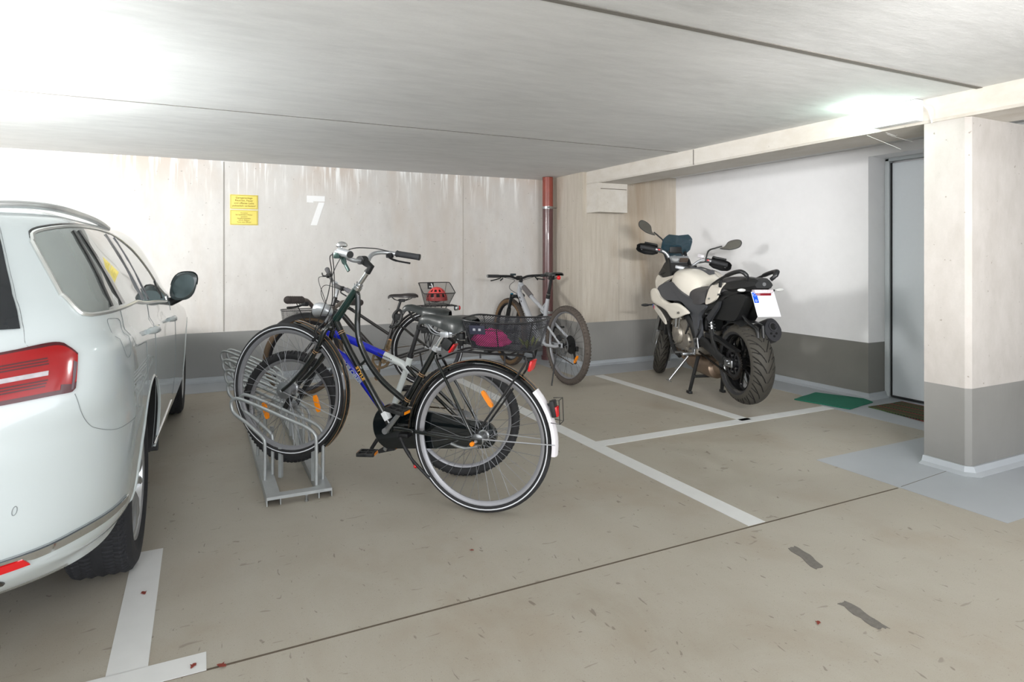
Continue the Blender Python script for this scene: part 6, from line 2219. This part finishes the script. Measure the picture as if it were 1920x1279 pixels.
def car():
    CARO = (-.17 - .915, 2.92, 0)
    t = thing('estate_car', 'white estate car parked along the left edge of the floor', 'car', CARO, math.radians(88.3))
    def MIR(p):
        return (p[0], -p[1], p[2])
    # ---- body shell
    zs = []
    z = .33
    while z < 1.325:
        zs.append(z); z += .0175
    zs += [1.33, 1.338, 1.346, 1.354, 1.362, 1.370, 1.378, 1.384, 1.389, 1.393, 1.3955]
    ss = [i / 22 for i in range(23)] + [1 + .10 * i for i in range(1, 32)]
    b = MB()
    rings = []
    for z in zs:
        F = tab(CF, z)
        smax = 1 + (F - X0)
        seq = [i / 40 for i in range(41)]
        n2 = 44
        for i in range(1, n2 + 1):
            q = i / n2
            q = 1 - (1 - q) ** 1.6
            seq.append(1 + (smax - 1) * q)
        right = [CP(s, z) for s in seq]
        ring = right + [MIR(p) for p in right[::-1][1:-1]]
        rings.append([Vector(p) for p in ring])
    b.loft(rings, True, True)
    body = b.build('body', M_CARW, t, fix=True, angle=50)
    # wheel arches cut out of the shell
    cb = MB()
    for x in (0, 2.62):
        for s in (-1, 1):
            cb.cyl((x, s * .55, .350), (x, s * 1.1, .350), .382, 48)
    cut = cb.build('cutter', M_CBLACK, None, fix=True)
    cut.matrix_world = Matrix.Translation(CARO) @ Matrix.Rotation(math.radians(88.3), 4, 'Z')
    md = body.modifiers.new('arch', 'BOOLEAN'); md.operation = 'DIFFERENCE'; md.object = cut; md.solver = 'EXACT'
    bpy.context.view_layer.update()
    ev = body.evaluated_get(bpy.context.evaluated_depsgraph_get())
    me = bpy.data.meshes.new_from_object(ev)
    body.modifiers.clear()
    body.data = me
    bpy.data.objects.remove(cut)
    me.polygons.foreach_set('use_smooth', [True] * len(me.polygons)); me.set_sharp_from_angle(angle=math.radians(50))
    # paint inside of the arches dark
    me.materials.clear(); me.materials.append(M_CARW); me.materials.append(M_PLB)
    for p in me.polygons:
        c, n = p.center, p.normal
        for x in (0, 2.62):
            dx, dz = c.x - x, c.z - .350
            r = math.hypot(dx, dz)
            if r < .390 and abs(c.y) < .93 and (abs(abs(c.y) - .55) < .01 or (n.x * dx + n.z * dz) < -.5 * r):
                p.material_index = 1
    # arch lips
    for x in (0, 2.62):
        for sgn in (-1, 1):
            b = MB()
            pts = []
            for i in range(41):
                a = math.radians(-4 + 188 * i / 40)
                px_, pz = x + .384 * math.cos(a), .350 + .384 * math.sin(a)
                if pz < .335: continue
                if px_ <= X0:
                    # find s on the rear quarter
                    lo, hi = 0.0, 1.0
                    for _ in range(30):
                        m_ = (lo + hi) / 2
                        if CP(m_, pz)[0] < px_: lo = m_
                        else: hi = m_
                    p = CP(lo, pz)
                else:
                    p = CP(1 + px_ - X0, pz)
                pts.append((p[0], (p[1] + .003) * (-1 if sgn > 0 else 1), p[2]))
            b.tube(pts, .007, 6)
            b.build('arch_lip', M_CARW, body)
    def patch(fn, nu, nv, name, m, par=body, off=.004, thick=.006, mirror=False):
        b = MB()
        def side(o_, fl):
            vs = []
            for i in range(nu):
                for j in range(nv):
                    s, z = fn(i / (nu - 1), j / (nv - 1))
                    p = CPO(s, z, o_)
                    vs.append(MIR(p) if mirror else tuple(p))
            return vs
        A, B = side(off, 0), side(off - thick, 0)
        fs = []
        for i in range(nu - 1):
            for j in range(nv - 1):
                q = (i * nv + j, (i + 1) * nv + j, (i + 1) * nv + j + 1, i * nv + j + 1)
                fs.append(q); fs.append(tuple(k + nu * nv for k in q[::-1]))
        edge = [(i * nv) for i in range(nu)] + [((nu - 1) * nv + j) for j in range(1, nv)] + [(i * nv + nv - 1) for i in range(nu - 2, -1, -1)] + [j for j in range(nv - 2, 0, -1)]
        for a, c in zip(edge, edge[1:] + edge[:1]):
            fs.append((a, a + nu * nv, c + nu * nv, c))
        b.add(A + B, fs)
        return b.build(name, m, par, fix=True, angle=30)
    def line(pts, name, m, r=.0009, off=.001, par=body, closed=False, mirror=False, n=5, seg=6):
        P = [Vector((s, z, 0)) for s, z in pts]
        Q = cr(P, n, closed) if len(P) > 2 else [P[0].lerp(P[1], i / 20) for i in range(21)]
        b = MB()
        W_ = [CPO(q.x, q.y, off) for q in Q]
        if mirror: W_ = [MIR(p) for p in W_]
        b.tube(W_, r, seg, closed=closed)
        return b.build(name, m, par)
    ZB = [(.500, 1.112), (.53, 1.080), (.574, 1.060), (.65, 1.055), (.952, 1.056), (1.273, 1.033), (1.8, 1.003), (2.30, .970)]
    ZT = [(.500, 1.252), (.518, 1.274), (.60, 1.288), (.80, 1.301), (1.1, 1.308), (1.292, 1.304), (1.5, 1.285), (1.725, 1.240), (1.9, 1.172), (2.05, 1.095), (2.18, 1.030), (2.30, .978)]
    for mir in (False, True):
        w = patch(lambda u, v: ((lambda s: (s, tab(ZB, s) + (tab(ZT, s) - tab(ZB, s)) * v))(.500 + 1.785 * u)), 90, 12, 'side_window', M_CGLASS, mirror=mir)
        SS = [.498 + .002 * k for k in range(8)] + [.515 + .015 * k for k in range(10)] + [.67 + .04 * k for k in range(41)]
        top = [(s, tab(ZT, s) + .005) for s in SS]
        bot = [(s, tab(ZB, s) - .005) for s in SS[::-1]]
        line(top + bot, 'window_molding', mat('satin_chrome_trim', (214, 216, 214), .28, .8), .0065, .003, closed=True, mirror=mir, n=1)
        line([(s, z + .011) for s, z in top], 'window_seal', M_CBLACK, .0035, .0, mirror=mir, n=1)
        for (s0, z0), (s1, z1), wd in (((.822, 1.292), (.840, 1.064), .010), ((.885, 1.294), (.962, 1.062), .012), ((1.252, 1.298), (1.236, 1.044), .016), ((1.406, 1.288), (1.412, 1.032), .012), ((2.06, 1.085), (2.03, .998), .010)):
            b = MB()
            vs = []
            for o_ in (.009, .001):
                for q in (0, .33, .66, 1):
                    s, z = s0 + (s1 - s0) * q, z0 + (z1 - z0) * q
                    for e in (-wd, wd):
                        p = CPO(s + e, z, o_); vs.append(MIR(p) if mir else p)
            fs = []
            for k in range(3):
                fs += [(2 * k, 2 * k + 1, 2 * k + 3, 2 * k + 2), (8 + 2 * k, 8 + 2 * k + 2, 8 + 2 * k + 3, 8 + 2 * k + 1), (2 * k, 2 * k + 2, 8 + 2 * k + 2, 8 + 2 * k), (2 * k + 1, 8 + 2 * k + 1, 8 + 2 * k + 3, 2 * k + 3)]
            b.add(vs, fs); b.build('window_divider', M_CBLACK, w, fix=True)
        patch(lambda u, v: (1.262 + (1.404 - 1.262) * u - .015 * (1 - v), tab(ZB, 1.33) + .002 + (tab(ZT, 1.33) - tab(ZB, 1.33) - .006) * v), 5, 8, 'centre_pillar_trim', mat('grey_pillar_trim', (150, 154, 156), .1, coat=1.0), w, .0055, .004, mir)
        # seams
        line([(.949, 1.048), (.960, 1.01), (.985, .94), (1.01, .88), (1.03, .80), (1.04, .735)], 'door_seam', M_CGAP, mirror=mir)
        line([(1.36, 1.03), (1.345, .9), (1.345, .6), (1.37, .42)], 'door_seam', M_CGAP, mirror=mir)
        line([(2.46, .955), (2.50, .8), (2.50, .55), (2.46, .42)], 'door_seam', M_CGAP, mirror=mir)
        line([(1.48, .405), (1.8, .40), (2.4, .40)], 'sill_seam', M_CHROME, .004, mirror=mir)
        line([(.470, .850), (.53, .800), (.60, .757), (.651, .737), (.78, .708), (.90, .697), (.965, .692)], 'bumper_seam', M_CGAP, mirror=mir)
        for s0, z0 in ((1.06, .934), (2.02, .888)):
            pts = [CPO(s0 + .23 * q / 8, z0 - .012 * q / 8, .004 + .024 * math.sin(PI * q / 8) ** .5) for q in range(9)]
            b = MB(); b.tube([MIR(p) for p in pts] if mir else pts, [.007, .009, .010, .010, .010, .010, .010, .009, .007], 10, flat=(1.5, (0, 0, 1)))
            b.build('door_handle', M_CARW, body)
    line([(.789, 1.028), (.85, 1.030), (.925, 1.021), (.948, .985), (.962, .935), (.955, .908), (.925, .908), (.887, .940), (.83, .99)], 'fuel_flap_seam', M_CGAP, .0009, closed=True)
    # hatch: glass, seam
    rg = MB()
    for mir in (False, True):
        line([(.396, 1.31), (.392, 1.295), (.375, 1.251), (.353, 1.209), (.332, 1.168), (.314, 1.128), (.293, 1.089), (.283, 1.05), (.279, 1.024), (.265, .981)], 'tailgate_seam', M_CGAP, .0014, -.001, mirror=mir)
    b = MB()
    N1, N2 = 41, 14
    vs = []
    for o_ in (.004, -.004):
        for i in range(N1):
            q = -1 + 2 * i / (N1 - 1)
            for j in range(N2):
                z = 1.028 + .272 * j / (N2 - 1)
                s = abs(q) * (tab([(1.02, .279), (1.05, .283), (1.089, .293), (1.128, .314), (1.168, .332), (1.209, .353), (1.251, .375), (1.31, .396)], z) - .012)
                p = CPO(s, z, o_ * 2)
                if s < .07:
                    p = CP(s, z); p[0] -= o_ * 2
                vs.append(MIR(p) if q > 0 else p)
    fs = []
    for i in range(N1 - 1):
        for j in range(N2 - 1):
            q = (i * N2 + j, (i + 1) * N2 + j, (i + 1) * N2 + j + 1, i * N2 + j + 1)
            fs.append(q)
    b.add(vs[:N1 * N2], fs)
    b.build('rear_window', mat('dark_rear_glass', (30, 34, 38), .25, coat=.15), body, angle=30)
    # tail lamps
    for mir in (False, True):
        LT = [(.03, .945), (.12, .965), (.264, .980), (.36, .984), (.39, .982), (.426, .970), (.462, .953)]
        LB = [(.03, .828), (.12, .838), (.222, .847), (.358, .854), (.44, .856), (.462, .866)]
        lamp_ = patch(lambda u, v: ((lambda s: (s, tab(LB, s) + (tab(LT, s) - tab(LB, s)) * v))(.03 + .431 * u)), 80, 10, 'tail_lamp', M_LAMPR, off=.010, thick=.012, mirror=mir)
        def sub(s0, s1, f0, f1, name, m, off=.0125, sl=0.0):
            def fn(u, v):
                f = f0 + (f1 - f0) * v
                s = s0 + (s1 + sl * (1 - f) - s0) * u
                return (s, tab(LB, s) + (tab(LT, s) - tab(LB, s)) * f)
            return patch(fn, 30, 6, name, m, lamp_, off, .004, mir)
        sub(.035, .460, .955, 1.0, 'lamp_edge', M_LAMPD, .0115)
        sub(.035, .460, .0, .085, 'lamp_edge', M_LAMPD, .0115)
        sub(.385, .460, .07, .19, 'lamp_edge', M_LAMPD, .0117)
        for f0 in (.62, .675, .73, .31, .255, .20):
            sub(.035, .335 - abs(f0 - .45) * .06, f0, f0 + .026, 'lamp_stripe', M_LAMPD, .0118)
        sub(.035, .325, .41, .50, 'reversing_light', M_LAMPC, .0135)
        sub(.437, .4605, .06, .74, 'side_lens', M_LAMPS, .012, -.014)
        # bumper details
        patch(lambda u, v: ((lambda s: (s, (tab([(.2, .449), (.40, .448), (.46, .434), (.65, .440), (.91, .439)], s)) * (1 - v) + v * tab([(.2, .456), (.46, .456), (.65, .464), (.91, .457)], s)))(.20 + .708 * u)), 70, 3, 'bumper_strip', M_CHROME, off=.007, thick=.008, mirror=mir)
        line([(.20, .459), (.46, .459), (.65, .467), (.90, .460)], 'bumper_gap', M_CGAP, .0022, .002, mirror=mir)
        patch(lambda u, v: (.20 + .248 * u, .424 + .022 * v * (1 if u < .9 else (1 - u) * 10)), 30, 3, 'bumper_reflector', M_RED, off=.009, thick=.008, mirror=mir)
        patch(lambda u, v: (.20 + .205 * u, .376 + .034 * v * (1 - u ** 4 * .8)), 20, 3, 'exhaust_trim', M_CBLACK, off=.004, thick=.006, mirror=mir)
        a_ = [(.380 + .0065 * math.cos(2 * PI * k / 16), .577 + .011 * math.sin(2 * PI * k / 16)) for k in range(16)]
        line(a_, 'parking_sensor', M_CGAP, .0011, .0005, closed=True, n=2, mirror=mir)
        # roof rail
        b = MB()
        pts = [CPO(s, z, o_) for s, z, o_ in ((.36, 1.345, .0), (.40, 1.350, .014), (.60, 1.353, .020), (.90, 1.352, .020), (1.20, 1.350, .018), (1.42, 1.342, .012), (1.56, 1.332, .0))]
        if mir: pts = [MIR(p) for p in pts]
        b.tube(cr(pts, 6), .010, 10, flat=(1.2, (0, 0, 1)))
        b.build('roof_rail', mat('matt_alloy_rail', (206, 208, 208), .3, .6), body)
        # mirror
        sg = 1 if mir else -1
        b = MB()
        c = Vector((1.36, sg * .955, 1.035))
        rings = []
        for x, r in ((-.055, .80), (-.05, .96), (-.02, 1.0), (.03, .97), (.07, .80), (.095, .45), (.10, .15)):
            ring = []
            for k in range(28):
                a = 2 * PI * k / 28
                ca, sa = math.cos(a), math.sin(a)
                rr = (abs(ca) ** 2.8 + abs(sa) ** 2.8) ** (-1 / 2.8)
                ring.append(c + Vector((x, sg * (ca * rr * .070 * r + sa * rr * .018 * r), sa * rr * .086 * r)))
            rings.append(ring)
        b.m = 0
        b.loft(rings, True, True)
        mm = b.build('side_mirror', mat('mirror_housing_grey', (50, 62, 64), .12, coat=.8), t, fix=True)
        b = MB(); b.loft([[c + Vector((h_, sg * (math.cos(2 * PI * k / 24) * .056 + math.sin(2 * PI * k / 24) * .016), math.sin(2 * PI * k / 24) * .070)) for k in range(24)] for h_ in (-.0555, -.058)], True, True); b.build('mirror_glass', mat('dark_mirror_glass', (40, 56, 56), .1, .4), mm)
        b = MB(); b.tube([c + Vector((.01, -sg * .02, -.065)), c + Vector((.02, -sg * .07, -.095)), c + Vector((.03, -sg * .10, -.10))], [.026, .024, .028], 12); b.build('mirror_arm', M_PLB, mm)
        b = MB()
        rings = []
        for x, r in ((-.03, 1.0), (.03, .985), (.07, .82), (.096, .47)):
            ring = []
            for k in range(15):
                a = PI * (.02 + .96 * k / 14)
                ca, sa = math.cos(a), math.sin(a)
                rr = (abs(ca) ** 2.8 + abs(sa) ** 2.8) ** (-1 / 2.8)
                ring.append(c + Vector((x, sg * (ca * rr * .072 * r + sa * rr * .019 * r), sa * rr * .0885 * r)))
            rings.append(ring)
        b.loft(rings, False, False); b.build('mirror_cap', mat('mirror_cap_silver', (184, 190, 190), .15, coat=1.0), mm)
    # underbody
    b = MB(); b.box((1.35, 0, .34), (3.6, 1.40, .14), bevel=.04); b.build('underbody', M_PLB, t)
    b = MB(); b.box((1.31, 0, .42), (1.80, 1.68, .10)); b.build('floor_pan', M_PLB, t)
    b = MB()
    for s in (-1, 1):
        b.box((.40, s * .865, .36), (.02, .07, .06), bevel=.004)
    b.build('arch_deflector', M_PLB, t, smooth=False)
    # wheels
    def cwheel(x, s, yo, nm):
        Rw, wd = .330, .215
        yc = s * (yo - wd / 2)
        b = MB()
        prof = [(.222, -wd * .44), (.26, -wd * .50), (.30, -wd * .49), (.322, -wd * .42), (.329, -wd * .33), (.330, 0), (.329, wd * .33), (.322, wd * .42), (.30, wd * .49), (.26, wd * .50), (.222, wd * .44)]
        fine = []
        for (r0, h0), (r1, h1) in zip(prof, prof[1:]):
            for k in range(4):
                fine.append((r0 + (r1 - r0) * k / 4, h0 + (h1 - h0) * k / 4))
        fine.append(prof[-1])
        def fn(a, j, r, h):
            if r > .318:
                g = 0
                hh = h / wd
                for q in (-.24, -.08, .08, .24):
                    if abs(hh - q) < .016: g = 1
                if (math.degrees(a) * 1.0 + abs(hh) * 34 * (1 if hh > 0 else 1)) % 4.0 < 1.1 and abs(hh) > .10: g = 1
                r -= .0055 * g
            return r, h
        b.lathe(fine, (x, yc, .330), 'Y', 360, fn=fn)
        w = b.build(nm, M_CTYRE, t, angle=25)
        b = MB()
        yf = yc + s * wd * .40
        b.lathe([(.226, 0), (.222, s * .012), (.214, s * .006), (.208, -s * .02), (.19, -s * .02)], (x, yf, .33), 'Y', 72)
        b.lathe([(.0, s * .002), (.030, s * .002), (.040, -s * .008), (.060, -s * .012), (.062, -s * .04), (.0, -s * .04)], (x, yf, .33), 'Y', 40)
        for k in range(10):
            a = 2 * PI * k / 10 + (.10 if k % 2 else -.10) + .2
            ca, sa = math.cos(a), math.sin(a)
            t_ = Vector((-sa, 0, ca)); r_ = Vector((ca, 0, sa)); yv = Vector((0, s, 0))
            rings = []
            for rr, hw, dy in ((.045, .018, -.004), (.10, .013, .010), (.17, .015, .010), (.212, .022, .000)):
                cc = Vector((x, yf, .33)) + r_ * rr + yv * dy
                rings.append([cc - t_ * hw - yv * .030, cc - t_ * hw - yv * .004, cc - t_ * hw * .5, cc + t_ * hw * .5, cc + t_ * hw - yv * .004, cc + t_ * hw - yv * .030])
            b.loft(rings, True, True)
        rm = b.build('rim', M_ALLOY, w, fix=True, angle=30)
        b = MB()
        b.lathe([(.05, -s * .048), (.15, -s * .048), (.15, -s * .052), (.05, -s * .052)], (x, yf, .33), 'Y', 48, True); b.build('brake_disc', M_STEEL, rm)
        b = MB(); b.lathe([(.0, -s * .055), (.19, -s * .055), (.205, -s * .022), (.205, -s * .16), (0, -s * .16)], (x, yf, .33), 'Y', 32); b.build('wheel_back', M_PLB, rm)
        for k in range(5):
            a = 2 * PI * k / 5
            b = MB(); b.cyl((x + .038 * math.cos(a), yf - s * .012, .33 + .038 * math.sin(a)), (x + .038 * math.cos(a), yf + s * .004, .33 + .038 * math.sin(a)), .007, 6); b.build('wheel_nut', M_STEEL, rm)
    cwheel(0, -1, .872, 'rear_wheel'); cwheel(0, 1, .872, 'rear_wheel')
    cwheel(2.62, -1, .890, 'front_wheel'); cwheel(2.62, 1, .890, 'front_wheel')
    return t
car()
